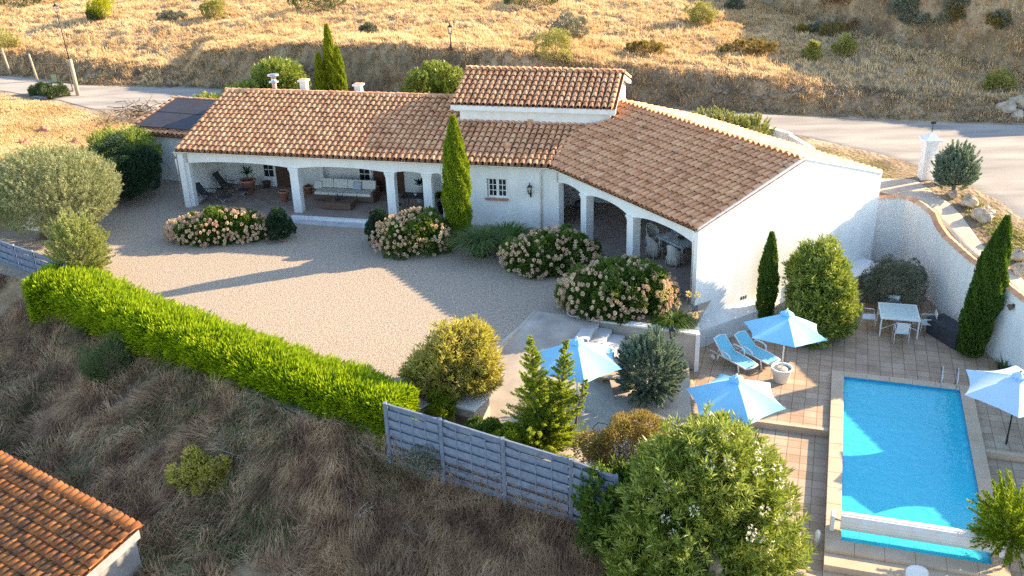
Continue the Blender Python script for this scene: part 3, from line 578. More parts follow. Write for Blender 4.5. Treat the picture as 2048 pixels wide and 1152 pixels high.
# annex with solar panels, left of the villa
an = thing('annex', 'small white outbuilding with a low tiled roof carrying dark solar panels, left of the villa', 'outbuilding', (*A(250, 262, 2.65)[:2], 0), math.radians(-21))
av = Vector(A(305, 203, 3.45)) - Vector(A(250, 262, 2.65)); AW, AD = 5.4, 4.3
w_ = MB(); w_.box(.25, AW, .3, AD, -.1, 2.55); w_.build('wall', MT['render'], an)
rf = MB(); rf.add([(0, 0, 2.6), (AW, 0, 2.6), (AW, AD, 3.35), (0, AD, 3.35), (0, 0, 2.48), (AW, 0, 2.48), (AW, AD, 3.2), (0, AD, 3.2)], [(0, 1, 2, 3), (7, 6, 5, 4), (0, 4, 5, 1), (0, 3, 7, 4), (2, 6, 7, 3)]); ar = rf.build('roof', MT['deckdark'], an)
xfA = slope_xf((0, 0, 2.58), (1, 0, 0), (0, AD, .75)); tile_roof('roof_tiles', xfA, AW, AD, MT['tiles'], ar)
ridge('ridge_tiles', (0, AD, 3.4), (AW, AD, 3.4), MT['tiles'], ar)
for i in range(3):
    for j in range(2):
        p_ = MB(xfA); p_.box(.55 + i * 1.72, .55 + i * 1.72 + 1.69, .35 + j * 1.85, .35 + j * 1.85 + 1.82, .24, .27); sp = p_.build('solar_panel', MT['solar'], an)
        f_ = MB(xfA); x0, y0 = .55 + i * 1.72, .35 + j * 1.85
        for q in ((x0, x0 + 1.69, y0, y0 + .02), (x0, x0 + 1.69, y0 + 1.8, y0 + 1.82), (x0, x0 + .02, y0 + .02, y0 + 1.8), (x0 + 1.67, x0 + 1.69, y0 + .02, y0 + 1.8)): f_.box(*q, .271, .28)
        f_.build('panel_frame', MT['dark_metal'] if rng.random() < 2 else MT['steel'], sp)

# ------------------------------------------------------------------ ramp, steps, parapet, patio
def tri_sheet(name, pts, faces, m, kind='structure'):
    o = MB(); o.add(pts, faces); return tag(o.build(name, m), kind=kind)
PZ = -1.1
tri_sheet('concrete_ramp', [(.9, 34.5, .02), (2.55, 33.9, .02), (3.0, 33.1, .02), (.3, 33.2, .02), (-2.4, 28.3, PZ), (3.4, 29.6, PZ)], [(0, 3, 2, 1), (3, 4, 5, 2)], MT['concrete'])
rw_ = thing('ramp_edging', 'thin concrete edging retaining the gravel beside the ramp', 'edging'); b_ = MB(); b_.add([(.9, 34.5, .03), (.3, 33.2, .03), (-2.4, 28.3, .03), (-2.4, 28.3, PZ), (.3, 33.2, PZ), (.9, 34.5, PZ), (.78, 34.52, .03), (.18, 33.24, .03), (-2.52, 28.34, .03)], [(0, 1, 4, 5), (1, 2, 3, 4), (0, 6, 7, 1), (1, 7, 8, 2)]); b_.build('edge_strip', MT['concrete'], rw_)
tri_sheet('patio', [(-4.2, 26.3, PZ), (-2.4, 28.3, PZ - .002), (3.4, 29.6, PZ), (3.0, 33.1, PZ), (6.6, 33.2, PZ), (6.35, 32.2, PZ), (5.75, 28.2, PZ), (3.5, 25.2, PZ), (1.4, 23.35, PZ)], [(8, 7, 6, 5, 4, 3, 2, 1, 0)], MT['concrete'])
stp = thing('garden_steps', 'grey concrete steps descending along the parapet beneath the pink hydrangeas', 'steps', (2.62, 33.75, 0), math.radians(-22))
for i in range(6):
    b_ = MB(); b_.box(.15 + i * .5, .15 + i * .5 + .5, -1.5, -.1, PZ, -.02 - i * .18); b_.build('step', MT['concrete_grey'], stp, .012)
pp = thing('parapet', 'low tan garden parapet with white coping holding back the front hydrangea bed', 'wall', (2.4, 33.95, 0), math.radians(-21.8))
b_ = MB(); b_.box(.2, 4.5, -.12, .12, PZ - .3, -.02); b_.build('wall_body', MT['concrete'], pp); b_ = MB(); b_.box(0, 4.55, -.16, .16, -.018, .06); b_.build('coping', MT['render_old'], pp, .01)
b_ = MB(WROT); b_.slab([(9.3, .3), (9.3, -.1), (10.2, -3.2), (9.9, -3.3), (8.8, -.1)], T - .3, -.02)
cornerw = thing('planter_wall', 'white rendered planter wall at the villa corner under the agapanthus', 'wall'); c1 = Vector((6.6, 32.25, 0)); c2 = Vector(hw(9.62, -.0))
b_ = MB(); d_ = (c2 - c1); b_.bar((c1.x, c1.y, -.85), (c2.x, c2.y, -.85), .22, 1.7); b_.build('wall_body', MT['render_old'], cornerw)
b_ = MB(); b_.bar((c1.x + .03, c1.y, PZ - .5), (c1.x + .03, c1.y, .02), .16); b_.build('corner_post', MT['render'], cornerw)
# bowl on the parapet end
bw = thing('stone_bowl', 'round dark-rimmed bowl resting on the left end of the parapet', 'bowl', (2.35, 33.9, .06)); b_ = MB(); b_.lathe([(.12, 0), (.3, .1), (.34, .14), (.30, .14), (.24, .08)], n=24); b_.build('bowl_body', MT['concrete_grey'], bw); b_ = MB(); b_.lathe([(.27, .10), (.2, .11)], n=20); b_.build('soil_fill', MT['soil'], bw)

# ------------------------------------------------------------------ pool and terrace
PA = math.radians(-17.9); PO = A(1688, 752, T); PM = Matrix.Translation(PO) @ Matrix.Rotation(PA, 4, 'Z')   # pool frame: x right, -y towards the camera
def pl(x, y, z=0): v = PM @ Vector((x, y, z)); return (v.x, v.y, v.z)
def inv(x, y): v = PM.inverted() @ Vector((x, y, T)); return v.x, v.y
def brickmat(name, c1, c2, mc, sz, bump=.3):
    m = mat(name, [c1, c2], .85, 1.2, bump=.3, bscale=40); nt = m.node_tree; b = nt.nodes['Principled BSDF']
    tc = nt.nodes['Texture Coordinate']; br = nt.nodes.new('ShaderNodeTexBrick'); br.offset = 0; br.squash = 1
    br.inputs['Scale'].default_value = 1; br.inputs['Brick Width'].default_value = sz; br.inputs['Row Height'].default_value = sz; br.inputs['Mortar Size'].default_value = .013; br.inputs['Mortar Smooth'].default_value = .3
    br.inputs['Color1'].default_value = (1, 1, 1, 1); br.inputs['Color2'].default_value = (.80, .76, .72, 1); br.inputs['Mortar'].default_value = (*mc, 1); br.inputs['Bias'].default_value = -.1
    nt.links.new(tc.outputs['Object'], br.inputs['Vector'])
    mx = nt.nodes.new('ShaderNodeMix'); mx.data_type = 'RGBA'; mx.blend_type = 'MULTIPLY'; mx.inputs[0].default_value = 1
    src = b.inputs['Base Color'].links[0].from_socket; nt.links.new(src, mx.inputs[6]); nt.links.new(br.outputs['Color'], mx.inputs[7]); nt.links.new(mx.outputs[2], b.inputs['Base Color']); return m
MT['paving'] = brickmat('terrace_paving', (.40, .28, .19), (.52, .385, .275), (.45, .38, .32), .42)
cx0, cx1, cy0, cy1 = -.42, 4.26, .36, -9.95                           # coping outline
W_, Ln = 3.84, 9.45
ycurb = inv(*A(1600, 858, T - .2)[:2])[1]
def psheet(name, polyxy, z, m, kind='structure'):
    o = MB(); o.add([(x, y, z - T) for x, y in polyxy], [tuple(range(len(polyxy)))]); ob = o.build(name, m); ob.matrix_world = PM; return tag(ob, kind=kind)
def ip(x, y): return inv(x, y)
bc = [ip(6.5, 33.0), ip(7.2, 34.5), ip(10.9, 36.9), ip(15.2, 40.6), ip(17.3, 40.4)]
rw = [ip(17.9, 31.2), ip(18.4, 28), ip(19, 24.5), ip(21, 14)]
psheet('terrace_paving', [(-5.35, ycurb), (cx0 + .03, ycurb), (cx0 + .03, cy0 - .03), (cx1 - .03, cy0 - .03), (cx1 - .03, ycurb), (ip(18.35, 28)[0] + 1.0, ycurb), (rw[0][0] + .35, rw[0][1]), bc[4], bc[3], bc[2], bc[1], bc[0]][::-1][::-1], T - .12, MT['paving'])
psheet('lower_paving', [ip(1.2, 23.0), ip(4.8, 22.3), (-2.6, -10.45), (cx0 + .03, -11.0), (cx0 + .03, ycurb + .02), (-5.4, ycurb + .02), ip(3.4, 25.3)], T - .32, MT['paving'])
psheet('lower_paving', [(cx1 - .03, ycurb + .02), (cx1 - .03, -11.5), (ip(21.5, 12)[0], -12), (rw[2][0] + 1.0, ycurb)], T - .30, MT['paving'])
kb = thing('step_curb', 'long low stone curb crossing the paving left of the pool', 'curb', PO, PA); b_ = MB(); b_.box(-5.3, cx0 - .005, ycurb - .05, ycurb + .12, -.33, -.10); b_.build('curb_stone', MT['sand_stone'], kb, .01)
kb = thing('step_curb', 'low stone curb crossing the paving right of the pool behind the parasol base', 'curb', PO, PA); b_ = MB(); b_.box(cx1 + .005, cx1 + 4.2, ycurb - .05, ycurb + .12, -.33, -.10); b_.build('curb_stone', MT['sand_stone'], kb, .01)
pool = thing('swimming_pool', 'long rectangular turquoise swimming pool with pale stone coping', 'pool', PO, PA)
c_ = MB(); seg = 12
def cop(x0, x1, y0, y1, n, ax):
    for i in range(n):
        if ax == 0: a = x0 + (x1 - x0) * i / n; b = x0 + (x1 - x0) * (i + 1) / n - .006; c_.box(a, b, y0, y1, -.33, rng.normal(0, .0015))
        else: a = y0 + (y1 - y0) * i / n; b = y0 + (y1 - y0) * (i + 1) / n - .006; c_.box(x0, x1, a, b, -.33, rng.normal(0, .0015))
cop(cx0, 0, -Ln, cy0, 12, 1); cop(W_, cx1, -Ln, cy0, 12, 1); cop(0.004, W_ - .004, 0, cy0, 5, 0); cop(cx0, cx1, cy1, -Ln - .006, 6, 0)
c_.build('coping', MT['sand_stone'], pool, .012)
MT['liner'] = mat('pool_liner', [(.20, .80, .90), (.26, .86, .95)], .6, 1.5)
b_ = MB(); b_.add([(0, 0, -.02), (W_, 0, -.02), (W_, -Ln, -.02), (0, -Ln, -.02), (0, 0, -1.5), (W_, 0, -1.5), (W_, -Ln, -1.5), (0, -Ln, -1.5)], [(0, 4, 5, 1), (1, 5, 6, 2), (2, 6, 7, 3), (3, 7, 4, 0), (4, 7, 6, 5)]); b_.build('basin', MT['liner'], pool)
wm = bpy.data.materials.new('pool_water'); wm.use_nodes = True; nt = wm.node_tree; nt.nodes.remove(nt.nodes['Principled BSDF']); out = nt.nodes['Material Output']
tr = nt.nodes.new('ShaderNodeBsdfTransparent'); tr.inputs[0].default_value = (.78, .96, 1, 1); gl = nt.nodes.new('ShaderNodeBsdfGlossy'); gl.inputs['Roughness'].default_value = .04
fr = nt.nodes.new('ShaderNodeFresnel'); fr.inputs[0].default_value = 1.33; mx = nt.nodes.new('ShaderNodeMixShader'); bp = nt.nodes.new('ShaderNodeBump'); bp.inputs['Strength'].default_value = 1; bp.inputs['Distance'].default_value = .02
tc = nt.nodes.new('ShaderNodeTexCoord'); no = nt.nodes.new('ShaderNodeTexNoise'); no.inputs['Scale'].default_value = 4; no.inputs['Detail'].default_value = 3; no.inputs['Distortion'].default_value = .6
nt.links.new(tc.outputs['Object'], no.inputs[0]); nt.links.new(no.outputs['Fac'], bp.inputs['Height']); nt.links.new(bp.outputs[0], gl.inputs['Normal']); nt.links.new(bp.outputs[0], fr.inputs['Normal'])
df = nt.nodes.new('ShaderNodeBsdfDiffuse'); df.inputs[0].default_value = (.08, .80, .93, 1); m0 = nt.nodes.new('ShaderNodeMixShader'); m0.inputs[0].default_value = .52; nt.links.new(tr.outputs[0], m0.inputs[1]); nt.links.new(df.outputs[0], m0.inputs[2]); nt.links.new(bp.outputs[0], df.inputs['Normal']); cr_ = _ramp(nt, [(.04, .70, .88), (.13, .84, .94)]); nt.links.new(no.outputs['Fac'], cr_.inputs[0]); nt.links.new(cr_.outputs[0], df.inputs[0])
nt.links.new(fr.outputs[0], mx.inputs[0]); nt.links.new(m0.outputs[0], mx.inputs[1]); nt.links.new(gl.outputs[0], mx.inputs[2]); nt.links.new(mx.outputs[0], out.inputs[0])
b_ = MB(); b_.box(.0, W_, -.012, -.002, -.25, -.03); b_.box(W_ - .012, W_ - .002, -Ln, -.012, -.25, -.03); b_.box(.002, .012, -Ln, -.012, -.25, -.03); b_.build('tile_band', mat('pool_tile_band', [(.02, .22, .42), (.05, .32, .52)], .3, 30), pool)
b_ = MB(); b_.add([(0.015, -.015, 0), (W_ - .005, -.005, 0), (W_ - .005, -Ln + .005, 0), (.005, -Ln + .005, 0)], [(0, 3, 2, 1)]); wo = b_.build('pool_water', wm); wo.matrix_world = PM @ Matrix.Translation((0, 0, -.10)); tag(wo, kind='structure')
# ladder
ld = thing('pool_ladder', 'steel pool ladder with curved rails and submerged rungs at the far right corner', 'ladder', pl(3.2, -.02), PA)
for x in (0, .5):
    b_ = MB(); b_.tube([(x, .35, 0), (x, .35, .55), (x, .28, .72), (x, .15, .76), (x, .02, .70), (x, -.1, .5), (x, -.1, -1.0)], .02, 8); b_.build('rail', MT['steel'], ld)
for k in range(4): b_ = MB(); b_.box(.0, .5, -.15, -.05, -.15 - k * .25, -.13 - k * .25); b_.build('rung', MT['steel'], ld)
# roller cover
rc = thing('pool_cover_roller', 'pale slatted pool cover wound on its roller across the near end of the pool', 'pool cover', pl(0, -8.98), PA)
b_ = MB(); n = 40; prof = [.25 + .004 * math.cos(k * 2.1) for k in range(n)]
vs = []; 
for x in (-.04, W_ + .02):
    for k in range(n): a = 2 * PI * k / n; r_ = .25 + (.006 if k % 2 else -.004); vs.append((x, r_ * math.cos(a), .32 + r_ * math.sin(a)))
b_.add(vs, [(k, (k + 1) % n, (k + 1) % n + n, k + n) for k in range(n)] + [tuple(range(n)), tuple(reversed(range(n, 2 * n)))]); b_.build('rolled_slats', mat('cover_slats', [(.70, .62, .52), (.78, .74, .68)], .5, 3, spec=.5), rc)
for x in (-.32, W_ + .2): b_ = MB(); b_.box(x, x + .12, -.16, .16, 0, .52); b_.build('end_bracket', MT['white_plastic'], rc, .03)
b_ = MB(); b_.tube([(-.3, 0, .32), (W_ + .3, 0, .32)], .035, 10); b_.build('axle', MT['steel'], rc)
# stone edge below the near end, stairs of pale slabs
es = thing('pool_end_wall', 'stepped sandstone edging below the near end of the pool', 'wall', PO, PA)
b_ = MB(); b_.box(cx0, cx1, cy1 - .55, cy1 - .004, -.7, -.10); b_.build('upper_ledge', MT['sand_stone'], es, .01)
for i in range(8): b_ = MB(); b_.box(cx0 + i * .585, cx0 + i * .585 + .575, cy1 - 1.0, cy1 - .56, -.8, -.30); b_.build('edge_block', MT['sand_stone'], es, .012)
l2 = MB(); l2.tube([(cx0 - .2, cy1 + .1, -.32), (cx0 - .2, cy1 + .1, .18)], .07, 12); bo = thing('white_bollard', 'short white post standing at the lower left corner of the pool', 'post', pl(cx0 - .2, cy1 + .5, -.32), PA); l2 = MB(); l2.lathe([(.07, 0), (.07, .45), (.05, .5), (.01, .52)], n=14); l2.build('post_body', MT['white_plastic'], bo)
# white curb and asphalt lane below
MT['asphalt'] = mat('grey_asphalt', [(.16, .15, .16), (.22, .20, .20)], .95, 3, bump=.4, bscale=60)
psheet('lower_lane', [(-3.2, -10.3), (-2.6, -16), (9, -18), (9, -13.2), (0.3, -11.35), (-2.3, -10.75)][::-1], T - .62, MT['asphalt'])
kc = thing('white_curb', 'pale stone curb edging the grey lane below the pool', 'curb', (0, 0, 0)); b_ = MB(); p1 = pl(-2.4, -10.55, -.42); p2 = pl(1.2, -11.35, -.42); p0 = pl(-3.1, -10.2, -.42); p3 = pl(7, -12.6, -.42); b_.bar(p0, p1, .25, .35); b_.bar(p1, p2, .25, .35); b_.bar(p2, p3, .25, .35); b_.build('curb_stone', MT['concrete'], kc, .02)

# ------------------------------------------------------------------ planting round the court
# clipped conifer hedge
HP = np.array([A(*p, .75)[:2] for p in ((82, 556), (150, 562), (300, 630), (500, 703), (600, 739), (712, 776), (795, 803))])
def along(P, t):
    s_ = np.concatenate([[0], np.cumsum(np.linalg.norm(np.diff(P, axis=0), axis=1))]); t = t * s_[-1]
    x, y = np.interp(t, s_, P[:, 0]), np.interp(t, s_, P[:, 1]); e = .05
    dx = np.interp(t + e, s_, P[:, 0]) - np.interp(t - e, s_, P[:, 0]); dy = np.interp(t + e, s_, P[:, 1]) - np.interp(t - e, s_, P[:, 1]); l = np.hypot(dx, dy)
    return x, y, -dy / l, dx / l
hedge = thing('hedge', 'long bright green clipped conifer hedge between gravel court and wild slope', 'hedge', (0, 0, 0))
n = 150000; t = rng.random(n); x, y, nx_, ny_ = along(HP, t)         # normal points to the court
a = rng.uniform(-.25, 1.25, n) * PI; sup = 2.6
ca, sa = np.cos(a), np.sin(a); rr = (np.abs(ca) ** sup + np.abs(sa) ** sup) ** (-1 / sup)
lump = 1 + .22 * vnoise(t * 34, a * 2.2) + .20 * vnoise(t * 90, a * 5, 1)
rad = rr * np.where(rng.random(n) < .10, rng.uniform(1.02, 1.2, n), rng.uniform(.72, 1.02, n)) * lump; o_ = (.98 - .25 * sstep(.85, 1, t)) * ca * rad; zz = .32 + (.62 * sa * rad)
zz = np.where(sa < 0, .32 + 2.1 * sa * rad, zz); end = (t > .985)
P = np.stack([x + nx_ * o_, y + ny_ * o_, zz], 1); D = np.stack([nx_ * ca, ny_ * ca, np.maximum(sa, -.1) * .9 + .35], 1) + rdir(n) * .38 + np.array([.25, .1, 0])
for te, sg in ((0.0, -1), (1.0, 1)):
    m_ = 8000; x, y, qx, qy = along(HP, np.full(m_, te)); r1 = rng.uniform(-1, 1, m_) * (.95 if te == 0 else .72); z1 = rng.uniform(-1.3, .9, m_); tx, ty = qy * sg, -qx * sg; o1 = rng.uniform(-.1, .22, m_) * (1 - (r1 ** 4))
    P = np.concatenate([P, np.stack([x + qx * r1 + tx * o1, y + qy * r1 + ty * o1, z1], 1)]); D = np.concatenate([D, np.stack([tx, ty, np.full(m_, .7)], 1) + rdir(m_) * .4])
leaves('foliage', P, D, .19, .045, LM['hedge'], hedge)
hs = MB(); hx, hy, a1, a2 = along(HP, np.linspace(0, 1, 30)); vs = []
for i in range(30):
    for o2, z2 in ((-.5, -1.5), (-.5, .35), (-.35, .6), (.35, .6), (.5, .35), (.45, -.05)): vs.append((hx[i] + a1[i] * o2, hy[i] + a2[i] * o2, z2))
hs.add(vs, [(6 * i + k, 6 * i + k + 1, 6 * i + k + 7, 6 * i + k + 6) for i in range(29) for k in range(5)] + [(0, 1, 2, 3, 4, 5), (179, 178, 177, 176, 175, 174)]); hs.build('dark_core', mat('hedge_interior', [(.01, .02, .004), (.03, .05, .008)], 1, 8), hedge)  # solid core against see-through; the hedge's inner shade is put into its dark colour

# hydrangeas
def hydrangea(label, loc, R, n, nf, clumps=50):
    t = thing('hydrangea_bush', label, 'shrub', loc, 0, 'hydrangea bushes along the villa front')
    P, D = bush_pts(n, (0, 0, R[2] * .5), R, clumps, .30, low=-.5); k = P[:, 2] > .03
    leaves('foliage', P[k], D[k] + np.array([0, 0, .2]), .14, .085, LM['hyd'], t)
    # blossoms: cone-shaped heads of many small petals
    u = rdir(nf * 4); u = u[u[:, 2] > -.35]; C = []
    for v in u:
        c = v * np.array(R) * (1 + .06 * math.sin(5 * v[0] + 3 * v[1])) * rng.uniform(.98, 1.12)
        if all(np.linalg.norm(c - q) > .112 for q in C): C.append(c)
        if len(C) >= nf: break
    C = np.array(C) + np.array([0, 0, R[2] * .5]); C = C[C[:, 2] > .05]; m_ = len(C)
    per = 60; i = np.repeat(np.arange(m_), per); v = rdir(len(i)); sz = rng.uniform(.05, .082, m_)[i][:, None]
    v2 = v * sz * np.array([1, 1, 1.25]); leaves('blossoms', C[i] + v2 * .7, v * .5 + rdir(len(i)) * .8, .042, .042, MT['blossom'], t)
    s2 = MB()
    for pts, r in stems(8, R[2], R[0] * .6, .02): s2.tube(pts, r, 5)
    s2.build('stems', MT['bark'], t)
    return t
hydrangea('wide hydrangea bush at the left end of the veranda, next to the dark cone bush', (-13.15, 43.3, 0), (2.35, 1.1, .85), 16000, 400, 70)
hydrangea('rounded pink hydrangea bush between the double topiary ball and the tall front cypress', (-4.25, 41.25, 0), (1.6, 1.2, 1.1), 13000, 290)
hydrangea('hydrangea bush below the wing arches, right of the drooping fern clump', (1.7, 38.75, 0), (1.95, 1.35, 1.0), 16000, 320, 60)
hydrangea('largest hydrangea bush at the villa corner beside the agapanthus', (4.1, 34.75, 0), (2.15, 1.5, 1.15), 20000, 420, 70)
# dark clipped shrubs
t = thing('cone_bush', 'dark green pointed cone bush beside the veranda step and left hydrangea', 'shrub', (-10.5, 42.95, 0))
Pc = []; Dc = []
for cz_, rr_, rz_, nn in ((.42, .80, .48, 7000), (.78, .60, .42, 4500), (1.12, .36, .36, 2600)): p1_, d1_ = bush_pts(nn, (0, 0, cz_), (rr_, rr_, rz_), 45, .22); Pc.append(p1_); Dc.append(d1_)
leaves('foliage', np.concatenate(Pc), np.concatenate(Dc) + [0, 0, .3], .07, .04, LM['dark'], t); b_ = MB(); b_.tube([(0, 0, -.1), (0, 0, 1.2)], .04); b_.build('trunk', MT['bark'], t)
t = thing('topiary', 'dark green double-ball topiary at the right end of the veranda step', 'topiary', (-5.85, 41.95, 0))
P1, D1 = bush_pts(8000, (0, 0, .55), (.62, .62, .6), 45, .25); P2, D2 = bush_pts(5000, (.02, 0, 1.25), (.42, .42, .36), 35, .25)
leaves('foliage', np.concatenate([P1, P2]), np.concatenate([D1, D2]), .07, .04, LM['dark'], t); b_ = MB(); b_.tube([(0, 0, -.1), (0, 0, 1.3)], .04); b_.build('trunk', MT['bark'], t)
cypress('column_cypress', 'tall bright narrow cypress standing in front of the white villa wall', (-2.27, 41.75, 0), 5.85, .54, n=30000, L=.13, W=.045, base=.72)
# fern / papyrus clumps
def arching(name, label, cat, loc, n, h, m, L, W, droop=1.2, spread=.6):
    a = rng.uniform(0, 2 * PI, n); r = rng.uniform(0, .25, n); D = np.stack([np.cos(a) * spread * rng.uniform(.2, 1.2, n), np.sin(a) * spread * rng.uniform(.2, 1.2, n), np.ones(n)], 1)
    t = thing(name, label, cat, loc); K = 5; D = unit(D); Lh = L * rng.uniform(.6, 1.1, (n, 1)); side = unit(np.cross(D, np.array([0, 0, 1.]) + .05)); V = []
    P0 = np.stack([r * np.cos(a), r * np.sin(a), np.zeros(n)], 1)
    for k in range(K + 1):
        s_ = k / K; c = P0 + D * Lh * s_ + np.array([0, 0, -1.]) * Lh * droop * s_ ** 2.4 * .5 + unit(D * [1, 1, 0]) * Lh * .25 * s_ ** 2; ww = W * (1 - s_ * .85)
        V += [c - side * ww / 2, c + side * ww / 2]
    V = np.stack(V, 1).reshape(-1, 3); V[:, 2] = np.maximum(V[:, 2], .02); b = (np.arange(n) * 2 * (K + 1))[:, None, None]; i = (np.arange(K) * 2)[None, :, None]
    np_mesh('leaf_blades', V, (b + i + np.array([0, 1, 3, 2])).reshape(-1, 4), LM[m], t); return t
arching('papyrus_clump', 'drooping pale green papyrus clump left of the dark fern, below the cypress', 'plant', (-1.35, 40.1, 0), 1100, 1, 'papyrus', 2.3, .035, 1.1, .45)
arching('fern_clump', 'dark feathery fern clump under the small villa window', 'plant', (-.15, 40.4, 0), 1800, 1, 'hyd', 1.9, .06, .9, .6)
ag = arching('agapanthus', 'agapanthus with dark strap leaves and yellow seed heads on the planter corner', 'plant', (5.9, 33.2, -.05), 520, 1, 'oleander_dark', .95, .055, 1.3, 1.1)
b_ = MB(); shm = leafmat('seed_head', [(.5, .38, .10), (.75, .6, .25)], .3)
for x_, y_, h_ in ((-.3, .1, 1.05), (-.15, .35, 1.2), (-.5, .3, 1.1), (.1, -.2, .9), (.55, .1, 1.15), (.9, .3, 1.0), (.75, -.35, .5)):
    b_.tube([(x_ * .3, y_ * .3, 0), (x_ * .8, y_ * .8, h_ * .6), (x_, y_, h_)], .012, 5); v = rdir(60); leaves('seed_head', np.array([x_, y_, h_]) + v * .07, v, .07, .05, shm, ag)
b_.build('flower_stalks', LM['papyrus'], ag)

# oleanders, laurels, olive, junipers at the left
t = shrub('olive_tree', 'broad silvery olive tree at the left edge in front of the white wall', (-21.2, 44.4, .0), (2.85, 2.4, 1.75), 'olive', 4600, 20, .12, .03, cz=2.3, clumps=70, amp=.15, ln=.45, cat='olive tree', low=-.8, st=0)
b_ = MB(); b_.tube([(-.6, -.5, -.2), (-.45, -.35, .7), (-.1, -.1, 1.5)], [.2, .16, .12]); 
for q in ((-1.5, .4, 2.6), (1.4, .2, 2.6), (.2, 1.2, 2.9), (.3, -1, 2.5)): b_.tube([(-.1, -.1, 1.4), (q[0] * .5, q[1] * .5, 2.0), q], [.1, .07, .03])
b_.build('trunk', MT['bark'], t)
shrub('laurel_shrub', 'sunlit bright green laurel shrub behind the olive tree', (-20.2, 50.9, .4), (1.9, 1.5, 1.5), 'oleander', 1500, 16, .17, .05, cz=1.3)
bush('laurel_shrub', 'dark green laurel shrub against the blue-white annex wall', 'shrub', (-19.4, 49.1, 0), (1.55, 1.6, 1.75), 'dark', 24000, .13, .05, 60, .3, cz=1.45)
def juniper(label, loc, R, m, nsp, per, name='juniper', L=.10, W=.03, ln=.8, cz=None, up_=.8, jit=.16, low=-.4, cat='conifer', trunk=True):
    t = thing(name, label, cat, loc); P, D = sprays(nsp, per, (0, 0, cz or R[2] * .8), R, up_, ln, low, jit=jit); k = P[:, 2] > .02
    leaves('foliage', P[k], D[k], L, W, LM[m], t); b_ = MB(); h = (cz or R[2] * .8)
    b_.tube([(0, 0, -.2), (.03, 0, h), (0, .02, h + R[2] * .7)], [.1, .07, .02]); b_.build('trunk', MT['bark'], t); return t
juniper('feathery golden-green juniper between the olive tree and the hedge', (-17.95, 39.0, 0), (1.3, 1.15, 1.6), 'juniper_light', 420, 95, L=.09, W=.03, ln=.75, cz=1.4, low=-.7)
# left white wall and left fence
lw = thing('boundary_wall', 'low white wall behind the olive trunk at the left edge', 'wall'); b_ = MB(); b_.bar((-30, 47.6, .55), (-21.9, 45.0, .55), .25, 1.5); b_.build('wall_body', MT['render_old'], lw)

# bamboo-like bush, juniper, young cypress, shrubs by the fence
lobed('nandina_bush', 'large yellow-green bamboo-leaved bush at the top of the ramp', (-1.95, 29.2, -.3), [((0, 0, 1.2), (1.3, 1.2, 1.15)), ((-.75, -.2, .8), (.85, .9, .85)), ((.45, .3, 1.6), (.85, .85, .75)), ((.7, -.2, .85), (.75, .8, .7))], 'bamboo', 2500, 15, .21, .042)
juniper('blue-green juniper beside the lantern between the two lower blue parasols', (4.55, 29.55, PZ), (1.12, 1.1, 1.35), 'blue', 620, 95, L=.085, W=.034, ln=.5, cz=1.25, up_=.5, low=-.9)
yc = thing('young_cypress', 'open bright green young cypress with two thin leaders behind the fence', 'conifer', (.75, 26.6, PZ))
PP = []; DD = []; b_ = MB()
for (ox, oy, h, r0, nb) in ((-.25, 0, 4.15, 1.5, 190), (.8, .1, 3.95, 1.2, 160), (1.35, -.1, 2.7, .75, 70), (.2, -.3, 1.8, 1.6, 110)):
    b_.tube([(ox * .2, oy, -.1), (ox * .8, oy, h * .4), (ox, oy, h)], [.06, .04, .008], 6)
    for k in range(nb):
        z = h * rng.uniform(.06, .97); a = rng.uniform(0, 2 * PI); l = r0 * (1 - z / h) ** 1.15 * rng.uniform(.6, 1.2) + .07; q = np.array([ox * min(1, .2 + z / h), oy, z]); d = np.array([math.cos(a), math.sin(a), .35 + .5 * z / h])
        d /= np.linalg.norm(d); m_ = int(40 + 230 * l); tt = rng.uniform(.1, 1, (m_, 1)); PP.append(q + d * l * tt + rdir(m_) * (.07 * l * (1.2 - tt) + .012)); DD.append(d + rdir(m_) * .7); b_.tube([q, q + d * l * .8], .01, 4)
leaves('foliage', np.concatenate(PP), np.concatenate(DD), .062, .024, LM['young'], yc); b_.build('trunk', MT['bark'], yc)
bush('euonymus_shrub', 'small bright green shrub leaning against the white post behind the fence', 'shrub', (A(880, 862, PZ)[0], A(880, 862, PZ)[1], -1.1), (.48, .45, .7), 'young', 7000, .08, .04, 35, .3, cz=.85)
bush('fence_shrub', 'low leafy shrub with upright shoots just behind the fence middle', 'shrub', (-1.05, 26.35, -1.25), (.75, .55, .75), 'oleander_dark', 8000, .10, .05, 30, .3, cz=.9)
bush('fence_shrub', 'loose yellow-green shrub between the fence and the young cypress', 'shrub', (-.1, 25.9, -1.3), (.6, .5, .75), 'young', 6000, .09, .045, 30, .35, cz=.95)

# big oleander and browning bush in the foreground
bigc = A(1390, 985, .9)
t = lobed('oleander', 'huge glossy oleander with white flowers in the right foreground between fence and pool', (bigc[0] + .1, bigc[1], -2.6), [((.1, 0, 2.7), (1.95, 1.8, 2.3)), ((1.45, -.3, 1.95), (1.3, 1.4, 1.9)), ((.3, .5, 3.95), (1.45, 1.3, 1.4)), ((-1.35, -.4, 1.5), (1.2, 1.2, 1.5)), ((1.1, .4, 3.3), (1.2, 1.1, 1.35)), ((-.2, -1.0, 1.3), (1.8, 1.2, 1.5))], 'oleander', 5400, 18, .215, .042)
u = rdir(240); u = u[(u[:, 2] > .0)][:46]; C = u * np.array([1.9, 1.8, 2.2]) + np.array([.5, .2, 3.0]); i = np.repeat(np.arange(len(C)), 26); v = rdir(len(i))
leaves('white_flowers', C[i] + v * .09, v, .06, .055, leafmat('oleander_flower', [(.75, .68, .52), (.85, .8, .68)], .3), t)
